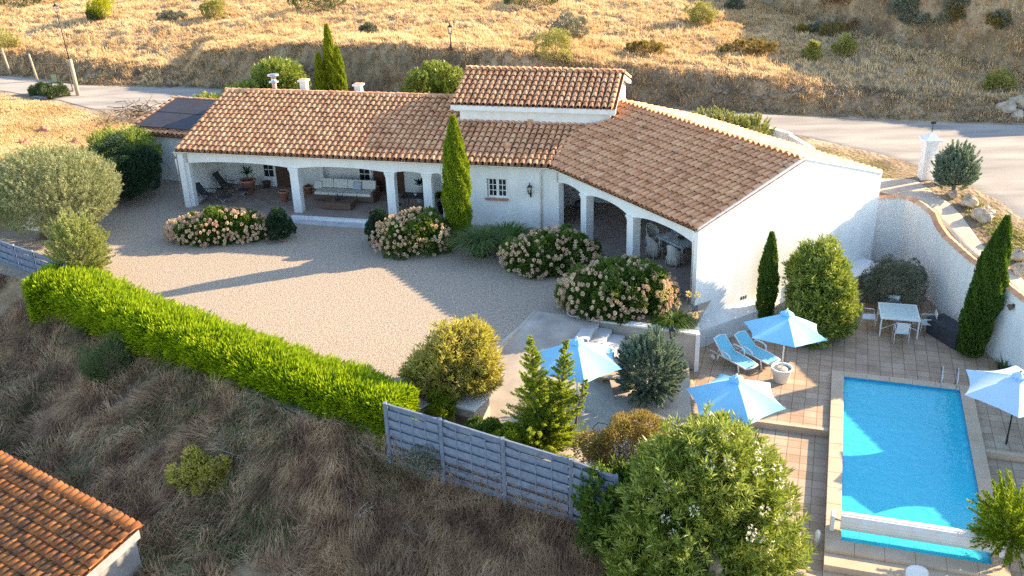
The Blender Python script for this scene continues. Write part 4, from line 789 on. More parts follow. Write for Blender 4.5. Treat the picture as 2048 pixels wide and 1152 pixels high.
shrub('climbing_shrub', 'deep green leafy creeper bush spilling over the right end of the fence', (3.1, 22.7, -2.3), (1.5, .95, 1.95), 'oleander_dark', 2000, 16, .13, .06, cz=1.5)
bush('browning_shrub', 'fine-leaved shrub with brown autumn foliage left of the big oleander', 'shrub', (3.2, 24.45, -1.3), (1.3, 1.0, 1.2), 'brown', 34000, .08, .03, 60, .34, cz=1.6, st=8)
# pines / firs at the lower right
juniper('dark green fir with bright tips at the right edge over the pool corner', (13.0, 21.3, T - .3), (1.15, 1.15, 1.6), 'cypress', 240, 95, L=.09, W=.035, ln=.9, cz=1.3, up_=.2, name='fir_tree', jit=.13)

# gable side planting
cypress('column_cypress', 'slim dark cypress against the sunlit gable wall', (9.95, 35.6, T - .1), 4.0, .33, 'cypress_dark', 12000, L=.12)
lobed('oleander', 'large rounded pale-leaved oleander beside the gable cypress and blue parasol', (11.7, 34.8, T - .1), [((0, 0, 1.7), (1.1, 1.15, 1.7)), ((-.45, .3, 2.4), (.75, .8, 1.2)), ((.55, -.1, 1.2), (.9, 1.0, 1.25)), ((.2, .2, 2.8), (.75, .8, 1.0)), ((-.35, -.6, .9), (1.0, .9, .9)), ((.6, .3, 2.1), (.6, .7, .8))], 'oleander', 3000, 19, .19, .042)
bush('clipped_grey_bush', 'dense round grey-green clipped bush behind the glass table', 'shrub', (15.55, 37.1, T - .1), (1.22, 1.2, 1.05), 'grey', 26000, .075, .03, 90, .24, cz=1.0)
cypress('column_cypress', 'tall dark cypress leaning against the white garden wall beside the black box', (16.85, 32.75, T - .1), 5.5, .52, 'cypress_dark', 30000, lean=(.09, .0), L=.13, base=.7)
arching('spiky_plant', 'small spiky aloe at the foot of the garden wall', 'plant', (17.6, 31.5, T - .1), 120, 1, 'papyrus', .55, .05, .3, .7)

# behind the villa, all along the road
shrub('oleander', 'round bright oleander behind the roof ridge, right of the flue pipe', (-13.6, 60.3, 1.85), (1.6, 1.4, 1.35), 'oleander', 1200, 16, .18, .06, cz=1.35)
shrub('oleander', 'lower bright oleander behind the flue pipe', (-15.6, 59.3, 1.85), (1.2, 1.0, .9), 'oleander', 700, 14, .18, .06)
shrub('oleander', 'small bright oleander at the left end of the roof ridge', (-17.3, 57.9, 1.85), (.95, .8, .75), 'oleander', 500, 14, .18, .06)
shrub('oleander', 'big round oleander behind the ridge near the centre street lantern', (-4.0, 57.6, 1.85), (1.65, 1.3, 1.4), 'oleander', 1300, 16, .18, .06, cz=1.35)
for lab, px, yy, h, r in (('short cypress at the left of the trio behind the villa', 640, 59.3, 3.3, .26), ('tallest cypress in the trio behind the villa', 660, 59.6, 4.9, .34), ('leaning right-hand cypress of the trio behind the villa', 678, 59.0, 3.7, .34)):
    x_ = (px - 1024 + 30) / F_PX * 62; cypress('column_cypress', lab, (x_, yy, 1.85), h, r, 'cypress', 8000, group='cypresses behind the villa', L=.17, W=.06)
cypress('column_cypress', 'pair-left small dark cypress in front of the round oleander near the raised roof', (-3.95, 55.6, 1.85), 2.4, .24, 'cypress_dark', 4000, L=.14); cypress('column_cypress', 'pair-right small dark cypress touching the raised roof edge', (-3.45, 55.5, 1.85), 2.25, .28, 'cypress_dark', 4000, L=.14)
for k, (px, py, rx, lab) in enumerate(((1415, 265, 1.15, 'left end of the feathery grey-green hedge shrubs behind the wing'), (1455, 270, 1.2, 'middle of the feathery grey-green hedge shrubs behind the wing'), (1500, 278, 1.1, 'right end of the feathery grey-green hedge shrubs beside the low grey wall'))):
    p = A(px, py, 1.85); juniper(lab, (p[0], p[1], 1.7), (rx, .9, .8), 'juniper_light', 130, 80, name='rosemary_shrub', L=.12, W=.035, ln=.5, up_=1.6, cat='shrub')
gwl = thing('low_wall', 'low grey-white curved wall behind the wing roof', 'wall'); b_ = MB(); p1 = A(1530, 272, 1.85); p2 = A(1580, 285, 1.85); p3 = A(1625, 312, 1.85)
b_.bar((p1[0], p1[1], 1.9), (p2[0], p2[1], 1.9), .25, .9); b_.bar((p2[0], p2[1], 1.85), (p3[0], p3[1], 1.85), .25, .8); b_.build('wall_body', MT['render_old'], gwl)
# gate pillar, blue spruce
pz = hz(18.9, 43.4); gp = thing('gate_pillar', 'white capped gate pillar with a small weather vane beside the blue spruce', 'pillar', (18.85, 43.3, pz))
b_ = MB(); b_.box(-.28, .28, -.28, .28, -.2, 1.75); b_.build('shaft', MT['render'], gp, .02); b_ = MB(); b_.box(-.38, .38, -.38, .38, 1.75, 1.85); b_.add([(-.36, -.36, 1.85), (.36, -.36, 1.85), (.36, .36, 1.85), (-.36, .36, 1.85), (0, 0, 2.15)], [(0, 1, 4), (1, 2, 4), (2, 3, 4), (3, 0, 4)]); b_.build('cap', MT['render'], gp)
b_ = MB(); b_.tube([(0, 0, 2.1), (0, 0, 2.55)], .02); b_.box(-.1, .12, -.01, .01, 2.5, 2.62); b_.build('weather_vane', MT['dark_metal'], gp)
gp2 = thing('gate_pier', 'shorter white pier with an arched top in front of the capped gate pillar', 'pillar', (19.2, 42.6, pz)); b_ = MB(); b_.box(-.22, .22, -.2, .2, -.2, 1.15); b_.lathe([(.2, 1.15), (.16, 1.27), (.05, 1.33)], n=14); b_.build('shaft', MT['render'], gp2, .02)
b_ = MB(); b_.tube([(-.35, -.3, 0), (-.3, -.3, .8), (-.05, -.3, 1.25), (.2, -.3, 1.35)], .025); b_.tube([(-.1, -.32, 0), (.0, -.32, .9)], .02); b_.build('metal_bow', MT['weathered_wood'], gp2)
sp = A(1905, 388, 1.75); juniper('blue spruce with grey-green feathery branches beside the gate pillar', (sp[0], sp[1], 1.65), (.95, .9, 1.25), 'blue', 300, 90, name='blue_spruce', L=.10, W=.035, ln=.65, cz=1.15, up_=1.0)
MT['stone_brown'] = mat('brown_rock', [(.17, .125, .09), (.34, .27, .19)], .95, 3, bump=.8, bscale=9, bdist=.08)
def rock(label, loc, r, group='pale boulders along the wall path'):
    o = MB(); n1, n2 = 12, 8; vs = []; ph = rng.uniform(0, 6, 6)
    for j in range(n2 + 1):
        th = PI * j / n2
        for k in range(n1):
            a = 2 * PI * k / n1; q = 1 + .22 * math.sin(2 * a + ph[0] + 2 * th) + .15 * math.sin(3 * a + ph[1]) * math.sin(3 * th + ph[2]) + .06 * rng.normal()
            vs.append((r * q * math.sin(th) * math.cos(a), r * .8 * q * math.sin(th) * math.sin(a), r * .65 * q * math.cos(th) + r * .3))
    o.add(vs, [(j * n1 + k, j * n1 + (k + 1) % n1, (j + 1) * n1 + (k + 1) % n1, (j + 1) * n1 + k) for j in range(n2) for k in range(n1)])
    b = o.build('boulder', MT['stone']); b.location = loc; b.rotation_euler = (0, 0, rng.uniform(0, 6)); return tag(b, label, 'boulder', group)
for px, py, r, lab in ((1938, 410, .42, 'boulder nearest the blue spruce'), (1965, 428, .48, 'large pale boulder second from the blue spruce'), (1905, 395, .25, 'small stone at the foot of the blue spruce'), (2005, 462, .42, 'boulder behind the tip of the tall right cypress'), (2042, 490, .36, 'pale boulder at the right edge, upper of two'), (2044, 515, .34, 'pale boulder at the right edge, lower of two')):
    p = A(px, py, 1.75); rock(lab, (p[0], p[1], hz(p[0], p[1]) + .05), r)
for px, py, r in ((2010, 222, .5), (2040, 215, .55), (2032, 235, .4)):
    p = hit(px, py); rock('pale rock at the far right end of the road bank', (p[0], p[1], p[2]), r, 'rocks at the end of the road bank')
# dry stone rubble in the bank
for k, (px, py, r) in enumerate([(1385 + 18 * i + rng.uniform(-8, 8), 190 - 9 * math.sin(i * .6) + rng.uniform(-6, 6), rng.uniform(.16, .36)) for i in range(17)] + [(145 + 14 * i, 130 + 1.3 * i + rng.uniform(-3, 3), .22) for i in range(8)] + [(600, 136, .3), (625, 138, .34), (645, 134, .25)]):
    p = hit(px, py); rock('flat grey-brown stone lodged in the road bank', (p[0], p[1], p[2] - .08), r * .8, 'stones in the road bank').data.materials[0] = MT['stone_brown']

# ------------------------------------------------------------------ fence
LF = [A(770, 806, 1.15), A(880, 838, 1.1), A(1005, 877, 1.02), A(1141, 918, .92), A(1232, 952, .85)]
fence = thing('wooden_fence', 'blue-grey painted lapped-slat wooden fence between the wild slope and the young cypress', 'fence', LF[0])
def fence_panels(root, P, h=2.15, rows=13):
    o0 = Vector(P[0]); b0 = root.location
    for i, p in enumerate(P):
        q = Vector(p) - b0; b_ = MB(); b_.box(q.x - .055, q.x + .055, q.y - .11, q.y + .04, q.z - h - .2, q.z + .04); b_.build('post', MT['fence_paint'], root, .005)
    for i in range(len(P) - 1):
        a = Vector(P[i]) - b0; b = Vector(P[i + 1]) - b0; d = (b - a); L = math.hypot(d.x, d.y); dz = d.z; ang = math.atan2(d.y, d.x); M_ = Matrix.Translation(a) @ Matrix.Rotation(ang, 4, 'Z')
        p_ = MB(); sh = dz / L; rh = (h - .1) / rows
        def bx(x0, x1, y0, y1, z0, z1):
            vs = [M_ @ Vector((x, y, z + sh * x - .10 * math.sin(PI * x / L) * (1 if z > -.2 else 0))) for z in (z0, z1) for (x, y) in ((x0, y0), (x1, y0), (x1, y1), (x0, y1))]
            p_.add(vs, [(3, 2, 1, 0), (4, 5, 6, 7), (0, 1, 5, 4), (1, 2, 6, 5), (2, 3, 7, 6), (3, 0, 4, 7)])
        nb = 4; xs = np.linspace(.06, L - .06, nb + 1)
        for r in range(rows):
            z1 = -.05 - r * rh; front = r % 2
            for k in range(nb):
                f_ = (r + k) % 1; j = rng.normal(0, .004)
                bx(xs[k] + .003, xs[k + 1] - .003, -.05 if front else .03, -.032 if front else .045, z1 - rh + (-.02 if front else -.06) + j, z1 + (.02 if front else .06) + j)
        for x in xs[1:-1]: bx(x - .014, x + .014, -.062, -.05, -h, -.03)
        bx(.06, L - .06, -.03, .03, -.05, 0.0); bx(.06, L - .06, -.03, .03, -h - .02, -h + .03)
        p_.build('panel', MT['fence_paint'], root)
fence_panels(fence, LF, 2.45, 14)
f2_ = [A(-30, 470, 1.0), A(25, 490, 1.05), A(63, 502, 1.1), A(130, 528, 1.05)]
fence2 = thing('wooden_fence', 'short blue-grey fence section at the left edge between the juniper and the slope', 'fence', f2_[0]); fence_panels(fence2, f2_, 1.75, 10)

# ------------------------------------------------------------------ parasols
def fabric(name, c, t):
    m = mat(name, [c, tuple(x * .94 for x in c)], .8, 3, spec=.2); nt = m.node_tree; b = nt.nodes['Principled BSDF']; out = nt.nodes['Material Output']
    tr = nt.nodes.new('ShaderNodeBsdfTranslucent'); tr.inputs[0].default_value = (*t, 1); ad = nt.nodes.new('ShaderNodeMixShader'); ad.inputs[0].default_value = .24
    nt.links.new(b.outputs[0], ad.inputs[1]); nt.links.new(tr.outputs[0], ad.inputs[2]); nt.links.new(ad.outputs[0], out.inputs[0]); return m
FAB = fabric('blue_canopy', (.38, .72, .95), (.0, .38, .95)); FAB2 = fabric('pale_canopy', (.62, .78, .94), (.10, .48, .92))
def parasol(label, loc, rz, h, R, drop, pole_m, fab=FAB, z0=0, tilt=(0, 0), group='parasols round the pool and patio'):
    t = thing('parasol', label, 'parasol', loc, 0, group)
    TM = Matrix.Translation((0, 0, h)) @ Matrix.Rotation(tilt[0], 4, 'X') @ Matrix.Rotation(tilt[1], 4, 'Y') @ Matrix.Rotation(rz, 4, 'Z')
    NR, NA = 10, 8; V = []; Fq = []
    for p in range(6):
        b = len(V)
        for i in range(NR + 1):
            r = i / NR
            for j in range(NA + 1):
                s_ = j / NA; a0, a1 = p * PI / 3, (p + 1) * PI / 3; x = (math.cos(a0) * (1 - s_) + math.cos(a1) * s_); y = (math.sin(a0) * (1 - s_) + math.sin(a1) * s_)
                k = 4 * s_ * (1 - s_); sc = 1 - .10 * k * r ** 3; z = -drop * r ** 1.12 - .055 * k * r + .004 * math.sin(j * 2.2 + i * 1.3 + p) * r
                V.append(TM @ Vector((R * r * x * sc, R * r * y * sc, z)))
        for i in range(NR):
            for j in range(NA): q = b + i * (NA + 1) + j; Fq.append((q, q + 1, q + NA + 2, q + NA + 1))
    c_ = MB(); c_.add(V, Fq, True); can = c_.build('canopy', fab, t)
    v_ = MB(); vs = [TM @ Vector((0, 0, .13))]; n = 36                 # ruffled vent cap
    for ring, (rr, zz) in enumerate(((.09, .11), (.17, .045), (.24, -.0))):
        for k in range(n): a = 2 * PI * k / n; w_ = (1 + .13 * math.sin(6 * a + ring)); vs.append(TM @ Vector((rr * w_ * math.cos(a), rr * w_ * math.sin(a), zz + (.035 * math.sin(12 * a) if ring == 2 else .01 * math.sin(6 * a)))))
    fs = [(0, 1 + k, 1 + (k + 1) % n) for k in range(n)] + [(1 + r * n + k, 1 + (r + 1) * n + k, 1 + (r + 1) * n + (k + 1) % n, 1 + r * n + (k + 1) % n) for r in range(2) for k in range(n)]
    v_.add(vs, fs, True); v_.build('vent_cap', fab, t)
    for p in range(6):
        a = p * PI / 3; r_ = MB(); pts = [TM @ Vector((R * q * math.cos(a), R * q * math.sin(a), -drop * q ** 1.12 - .018)) for q in (.04, .35, .7, .985)]; r_.tube(pts, .009, 5)
        r_.build('rib', MT['white_plastic'] if pole_m == 'white_plastic' else MT['dark_metal'], t)
    p_ = MB(); p_.tube([(0, 0, z0), tuple(TM @ Vector((0, 0, .02)))], .024, 10); p_.build('pole', MT[pole_m], t)
    f_ = MB(); top = TM @ Vector((0, 0, .13)); f_.lathe([(.012, 0), (.03, .03), (.02, .07), (.004, .09)], tuple(top), 10); f_.build('finial', MT[pole_m], t)
    return t
uL = parasol('blue and white parasol over the left patio, partly behind the young cypress', (2.05, 29.0, PZ), math.radians(-85), 2.62, 1.55, .68, 'white_plastic')
b_ = MB(); b_.lathe([(.26, 0), (.28, .06), (.06, .1), (.05, .3)]); b_.build('base', MT['concrete_grey'], uL)
uM = parasol('blue and white parasol between the juniper and the potted parasol, above the big oleander', (6.9, 27.3, T - .3), math.radians(-86), 2.62, 1.6, .68, 'white_plastic')
b_ = MB(); b_.lathe([(.26, 0), (.28, .06), (.06, .1), (.05, .3)]); b_.build('base', MT['concrete_grey'], uM)
uG = parasol('blue and white parasol planted in a white pot beside the two sun loungers', (9.5, 31.3, T - .12), math.radians(-92), 2.68, 1.5, .64, 'white_plastic', z0=.4, tilt=(math.radians(-5), math.radians(3)))
uR = parasol('pale blue and white parasol with dark pole at the right edge beside the pool', (15.55, 26.9, T - .3), math.radians(6), 2.65, 1.72, .5, 'dark_metal', FAB2)
b_ = MB(); b_.box(-.3, .3, -.3, .3, 0, .07); b_.build('base_slab', MT['dark_metal'], uR, .01); b_ = MB(); b_.tube([(0, 0, .07), (0, 0, .45)], .035); b_.build('base_sleeve', MT['dark_metal'], uR)
pt = thing('planter_pot', 'large white flared pot holding the parasol by the loungers', 'pot', (9.5, 31.3, T - .12)); b_ = MB(); b_.lathe([(.22, 0), (.25, .02), (.36, .5), (.385, .52), (.385, .57), (.33, .57), (.32, .5)], n=28); b_.build('pot_body', MT['white_plastic'], pt); b_ = MB(); b_.lathe([(.325, .5), (.1, .53)], n=20); b_.build('fill', MT['concrete'], pt)

# ------------------------------------------------------------------ sun loungers, terrace furniture
def lounger(label, foot, head, bang, group='sun loungers with blue slings'):
    f = Vector(foot[:2]); h = Vector(head[:2]); d = (h - f); t = thing('sun_lounger', label, 'sun lounger', (f.x, f.y, T - .12), math.atan2(d.y, d.x), group)   # x from foot to head
    L, W, z = 1.9, .66, .34; xb = 1.15; ex = (xb + .75 * math.cos(bang), z + .75 * math.sin(bang))
    fr_ = MB()
    for s_ in (-1, 1): fr_.tube([(.0, s_ * (W / 2 - .04), z - .04), (.5, s_ * W / 2, z), (xb, s_ * W / 2, z), (L - .1, s_ * W / 2, z - .02)], .032, 8)
    fr_.tube([(0, -W / 2 + .04, z - .04), (-.05, 0, z - .05), (0, W / 2 - .04, z - .04)], .035, 8); fr_.build('frame', MT['white_plastic'], t)
    for x, s_ in ((.35, 1), (.35, -1), (1.35, 1), (1.35, -1)):
        l_ = MB(); l_.tube([(x, s_ * W / 2, z), (x + (-.06 if x < 1 else .06), s_ * (W / 2 + .01), .02)], [.035, .028], 8); l_.build('leg', MT['white_plastic'], t)
    for s_ in (-1, 1): w_ = MB(xf=Matrix.Translation((1.62, s_ * (W / 2 + .03), .11)) @ Matrix.Rotation(PI / 2, 4, 'X')); w_.lathe([(.02, -.025), (.1, -.025), (.11, 0), (.1, .025), (.02, .025)], n=16); w_.build('wheel', MT['white_plastic'], t)
    for s_ in (-1, 1): a_ = MB(); a_.tube([(.72, s_ * (W / 2 + .03), z), (.78, s_ * (W / 2 + .05), z + .2), (.95, s_ * (W / 2 + .06), z + .24), (1.3, s_ * (W / 2 + .05), z + .23), (1.38, s_ * (W / 2 + .03), z)], .03, 7); a_.build('armrest', MT['white_plastic'], t)
    b_ = MB(); pts = [(0.02, z - .01), (.4, z + .025), (.8, z + .015), (xb, z + .01)]; vs = [(x, y, zz) for x, zz in pts for y in (-W / 2 + .05, W / 2 - .05)]; b_.add(vs, [(2 * i, 2 * i + 1, 2 * i + 3, 2 * i + 2) for i in range(3)], True); b_.build('seat_sling', MT['sling'], t)
    b_ = MB(); vs = [(xb + q * (ex[0] - xb), y, z + .01 + q * (ex[1] - z) + .03 * math.sin(PI * q)) for q in (0, .25, .5, .75, 1) for y in (-W / 2 + .05, W / 2 - .05)]; b_.add(vs, [(2 * i, 2 * i + 1, 2 * i + 3, 2 * i + 2) for i in range(4)], True); bs = b_.build('back_sling', MT['sling'], t)
    b_ = MB(); b_.tube([(xb, -W / 2 + .03, z), (ex[0], -W / 2 + .05, ex[1]), (ex[0] + .03, 0, ex[1] + .03), (ex[0], W / 2 - .05, ex[1]), (xb, W / 2 - .03, z)], .028, 8); b_.build('back_frame', MT['white_plastic'], t)
    return t
fa = A(1503, 738, T + .1); ha = A(1440, 672, T + .55); fb = A(1548, 728, T + .1); hb = A(1478, 662, T + .55)
ha = (fa[0] - .98, fa[1] + 1.55); hb = (fb[0] - 1.0, fb[1] + 1.5)
lounger('left sun lounger with blue sling, nearer the gable corner', fa, ha, math.radians(42)); lounger('right sun lounger with blue sling, beside the white pot', fb, hb, math.radians(36))
TZ = T - .12
TC = (14.98, 35.0); TA = math.radians(-15)
tb = thing('patio_table', 'square frosted-glass patio table with white metal frame on the shaded terrace', 'table', (*TC, TZ), TA)
b_ = MB(); b_.box(-.68, .68, -.68, .68, .775, .787); b_.build('glass_top', mat('frosted_glass_top', [(.50, .62, .60), (.60, .72, .70)], .2, 5, spec=.8), tb)
b_ = MB(); [b_.box(*q, .745, .80) for q in ((-.72, .72, -.72, -.68), (-.72, .72, .68, .72), (-.72, -.68, -.68, .68), (.68, .72, -.68, .68))]; b_.build('rim', MT['white_plastic'], tb)
for sx in (-1, 1):
    for sy in (-1, 1): b_ = MB(); b_.box(sx * .68 - .025, sx * .68 + .025, sy * .68 - .025, sy * .68 + .025, 0, .745); b_.build('leg', MT['white_plastic'], tb)
b_ = MB(); b_.bar((-.66, -.66, .3), (.66, .66, .3), .03); b_.bar((-.66, .66, .345), (.66, -.66, .345), .03); b_.build('stretcher', MT['white_plastic'], tb)
MT['mesh_white'] = mat('pale_sling', [(.60, .64, .66), (.68, .72, .74)], .8, 30)
def patio_chair(label, x, y, rz):
    t = thing('patio_chair', label, 'chair', (x, y, TZ), rz, 'white chairs round the glass table')     # faces +y
    b_ = MB(); b_.box(-.24, .24, -.22, .24, .415, .43); b_.build('seat', MT['mesh_white'], t); b_ = MB(); b_.box(-.22, .22, -.27, -.255, .5, .86); b_.build('backrest', MT['mesh_white'], t)
    for sx in (-1, 1):
        b_ = MB(); b_.tube([(sx * .26, -.32, 0), (sx * .26, -.24, .43), (sx * .25, -.27, .88)], .015, 6); b_.build('rear_leg', MT['white_plastic'], t)
        b_ = MB(); b_.tube([(sx * .26, .27, 0), (sx * .26, .24, .43), (sx * .26, .20, .64), (sx * .26, -.25, .66)], .015, 6); b_.build('front_leg', MT['white_plastic'], t)
    b_ = MB(); b_.tube([(-.25, -.27, .88), (.25, -.27, .88)], .015, 6); b_.tube([(-.25, .24, .425), (.25, .24, .425)], .015, 6); b_.tube([(-.25, -.25, .48), (.25, -.25, .48)], .012, 6); b_.build('crossbars', MT['white_plastic'], t); return t
def tp(x, y): c, s_ = math.cos(TA), math.sin(TA); return TC[0] + x * c - y * s_, TC[1] + x * s_ + y * c
for lab, x, y, r in (('white metal chair on the pool side of the glass table, nearest the pool', .05, -.98, 0), ('white metal chair behind the glass table in front of the grey bush', -.1, .98, PI), ('white metal chair at the left side of the glass table', -1.08, .1, -PI / 2), ('white metal chair at the right side of the glass table near the black box', 1.1, .0, PI / 2)):
    patio_chair(lab, *tp(x, y), TA + r)
bx_ = thing('storage_box', 'black covered storage box against the garden wall beside the tall cypress', 'box', (16.6, 34.05, TZ), math.radians(-72)); b_ = MB(); b_.box(-.8, .8, -.38, .38, 0, .62); b_.build('box_body', MT['fab_cover'], bx_, .03); b_ = MB(); b_.box(-.83, .83, -.41, .41, .622, .68); b_.build('lid', MT['fab_cover'], bx_, .02)
wlp = thing('wall_spotlight', 'small rusty spotlight fixed on the white garden wall right of the tall cypress', 'light', (17.72, 31.9, .9)); b_ = MB(); b_.box(-.03, .06, -.07, .07, -.07, .07); b_.build('mount', MT['rust'], wlp); b_ = MB(xf=Matrix.Rotation(math.radians(-110), 4, 'Y')); b_.lathe([(.03, 0), (.10, .12), (.12, .2), (.1, .2), (.03, .1)], n=14); b_.build('lamp_shade', MT['rust'], wlp)

def lantern(parent, z, s=1.0, glass=None):
    b_ = MB(); n = 4
    b_.add([(.0, 0, z + .46 * s)] + [(.17 * s * math.cos(a), .17 * s * math.sin(a), z + .32 * s) for a in (PI / 4, 3 * PI / 4, 5 * PI / 4, 7 * PI / 4)], [(0, 1, 2), (0, 2, 3), (0, 3, 4), (0, 4, 1), (4, 3, 2, 1)])
    b_.lathe([(.02 * s, z + .44 * s), (.035 * s, z + .5 * s), (.005, z + .54 * s)], n=8)
    for a in (PI / 4, 3 * PI / 4, 5 * PI / 4, 7 * PI / 4): b_.tube([(.08 * s * math.cos(a), .08 * s * math.sin(a), z), (.14 * s * math.cos(a), .14 * s * math.sin(a), z + .32 * s)], .012 * s, 5)
    b_.lathe([(.02, z - .02), (.09 * s, z - .01), (.09 * s, z + .012)], n=8); fr_ = b_.build('lantern_frame', MT['dark_metal'], parent)
    g_ = MB(); vs = [(.072 * s * math.cos(a), .072 * s * math.sin(a), z + .015) for a in (PI / 4, 3 * PI / 4, 5 * PI / 4, 7 * PI / 4)] + [(.13 * s * math.cos(a), .13 * s * math.sin(a), z + .31 * s) for a in (PI / 4, 3 * PI / 4, 5 * PI / 4, 7 * PI / 4)]
    g_.add(vs, [(i, (i + 1) % 4, 4 + (i + 1) % 4, 4 + i) for i in range(4)]); g_.build('lantern_glass', MT['lglass'], parent)
lgm = bpy.data.materials.new('lantern_glass'); lgm.use_nodes = True; nt = lgm.node_tree; nt.nodes.remove(nt.nodes['Principled BSDF']); tr = nt.nodes.new('ShaderNodeBsdfTransparent'); gl = nt.nodes.new('ShaderNodeBsdfGlossy'); gl.inputs[1].default_value = .15; mx = nt.nodes.new('ShaderNodeMixShader'); mx.inputs[0].default_value = .25
nt.links.new(tr.outputs[0], mx.inputs[1]); nt.links.new(gl.outputs[0], mx.inputs[2]); nt.links.new(mx.outputs[0], nt.nodes['Material Output'].inputs[0]); MT['lglass'] = lgm
def lamp_post(label, loc, h, s, tilt=0, group=None):
    t = thing('lamp_post', label, 'lamp post', loc, 0, group); t.rotation_euler = (0, tilt, 0); b_ = MB(); b_.tube([(0, 0, -.2), (0, 0, h)], [.05, .03], 8); b_.lathe([(.09, -.2), (.09, .25), (.05, .35)], n=10); b_.lathe([(.03, h * .7), (.05, h * .72), (.03, h * .74)], n=8); b_.build('post', MT['dark_metal'], t); lantern(t, h, s); return t
lamp_post('black lantern post on the road verge behind the centre roof', (-3.25, 61.9, hz(-3.25, 61.9)), 3.7 - (hz(-3.25, 61.9) - 1.9), 1.25, group='street lanterns along the road')
lc = A(137, 175, 1.9); lamp_post('slightly leaning black lantern post beside the rusty gate at the left', (lc[0] - .9, lc[1] + 3.2, hz(lc[0] - .9, lc[1] + 3.2)), 3.9, 1.25, math.radians(-3), group='street lanterns along the road')
lamp_post('short garden lantern standing behind the blue-green juniper', (5.55, 31.3, PZ), 1.45, .95)
wl_ = thing('wall_lantern', 'black lantern on a bracket on the white wall right of the small window', 'lantern', hm(17.55, .08, 1.75), HA); b_ = MB(); b_.tube([(0, .2, -.12), (0, .1, -.14), (0, 0, -.06), (0, 0, .0)], .015); b_.box(-.04, .04, .19, .215, -.25, .1); b_.build('bracket', MT['dark_metal'], wl_); lantern(wl_, 0, .95)

# patio objects
bq = thing('masonry_barbecue', 'low tan masonry barbecue block with slab top on the ramp', 'barbecue', (A(940, 800, PZ + .8)[0], A(940, 800, PZ + .8)[1], PZ), math.radians(-28)); b_ = MB(); b_.box(-.55, .45, -.55, .5, 0, .78); b_.build('block_body', MT['concrete'], bq, .01); b_ = MB(); b_.box(-.62, .5, -.6, .55, .782, .86); b_.build('slab', MT['render_old'], bq, .01)
b_ = MB(); b_.box(-.25, .25, -.565, -.553, .1, .5); b_.build('fire_opening', MT['soil'], bq)
sb = rock('single round stone resting on the barbecue slab', (A(938, 790, PZ + .9)[0], A(938, 790, PZ + .9)[1], PZ + .90), .11, None)
if 'group' in sb: del sb['group']
wp = thing('white_post', 'thick white rounded post beside the small bright shrub behind the fence', 'post', (A(897, 838, PZ)[0], A(897, 838, PZ)[1], PZ)); b_ = MB(); b_.prism([(-.16, 0), (.22, 0), (.16, .5), (.14, 1.3), (.08, 1.42), (-.10, 1.42), (-.16, 1.3)], -.12, .12); b_.build('post_body', MT['white_plastic'], wp, .03)
bn = thing('stone_bench', 'chunky pale stone bench under the left parasol', 'bench', (3.3, 30.55, PZ), math.radians(-15))
for x in (-.55, .4): b_ = MB(); b_.box(x, x + .35, -.2, .2, 0, .42); b_.build('leg_block', MT['stone'], bn, .02)
b_ = MB(); b_.box(-.35, .9, -.25, .25, .423, .50); b_.build('seat', MT['weathered_wood'], bn, .01)
wc = thing('wire_chair', 'black wire garden chair half hidden behind the browning shrub', 'chair', (2.55, 26.3, PZ), math.radians(160)); b_ = MB()
for k in range(5): b_.tube([(-.22 + .11 * k, -.2, .45), (-.26 + .13 * k, -.3, .9)], .008, 5)
b_.tube([(-.25, -.2, .45), (-.3, -.28, .8), (-.15, -.34, 1.0), (.15, -.34, 1.0), (.3, -.28, .8), (.25, -.2, .45)], .014, 6); b_.build('backrest', MT['dark_metal'], wc); b_ = MB(); b_.tube([(.23 * math.cos(a), .23 * math.sin(a), .45) for a in np.linspace(0, 2 * PI, 14)], .014, 6); b_.tube([(-.23, 0, .45), (.23, 0, .45)], .008, 5); b_.tube([(0, -.23, .45), (0, .23, .45)], .008, 5); b_.build('seat', MT['dark_metal'], wc)
for a in (.8, 2.3, 3.9, 5.4): b_ = MB(); b_.tube([(.2 * math.cos(a), .2 * math.sin(a), .45), (.27 * math.cos(a), .27 * math.sin(a), 0)], .012, 6); b_.build('leg', MT['dark_metal'], wc)
pc = A(1832, 1150, T + .1); ch = thing('plastic_chair', 'white moulded plastic chair below the pool end, only its back visible', 'chair', (pc[0], pc[1] - .1, T - .62), math.radians(-15)); b_ = MB(); n = 11; vs = []
for zz, wd, dy in ((.42, .24, 0), (.6, .26, .03), (.78, .27, .07), (.9, .25, .10)):
    for k in range(n): u_ = k / (n - 1) * 2 - 1; vs.append((wd * u_, dy + .16 - .10 * u_ * u_, zz - .05 * (abs(u_) ** 4) * (zz > .85)))
b_.add(vs, [(j * n + k, j * n + k + 1, (j + 1) * n + k + 1, (j + 1) * n + k) for j in range(3) for k in range(n - 1)], True); o_ = b_.build('backrest', MT['white_plastic'], ch); sm = o_.modifiers.new('thick', 'SOLIDIFY'); sm.thickness = .03
b_ = MB(); b_.box(-.26, .26, -.3, .18, .40, .43); b_.build('seat', MT['white_plastic'], ch, .01)
for x, y in ((-.23, -.26), (.23, -.26), (-.23, .2), (.23, .2)): b_ = MB(); b_.tube([(x, y, .4), (x * 1.15, y * 1.1, 0)], .025, 7); b_.build('leg', MT['white_plastic'], ch)
for s_ in (-1, 1): b_ = MB(); b_.tube([(s_ * .26, -.26, .4), (s_ * .29, -.24, .62), (s_ * .29, .1, .64)], .022, 7); b_.build('armrest', MT['white_plastic'], ch)

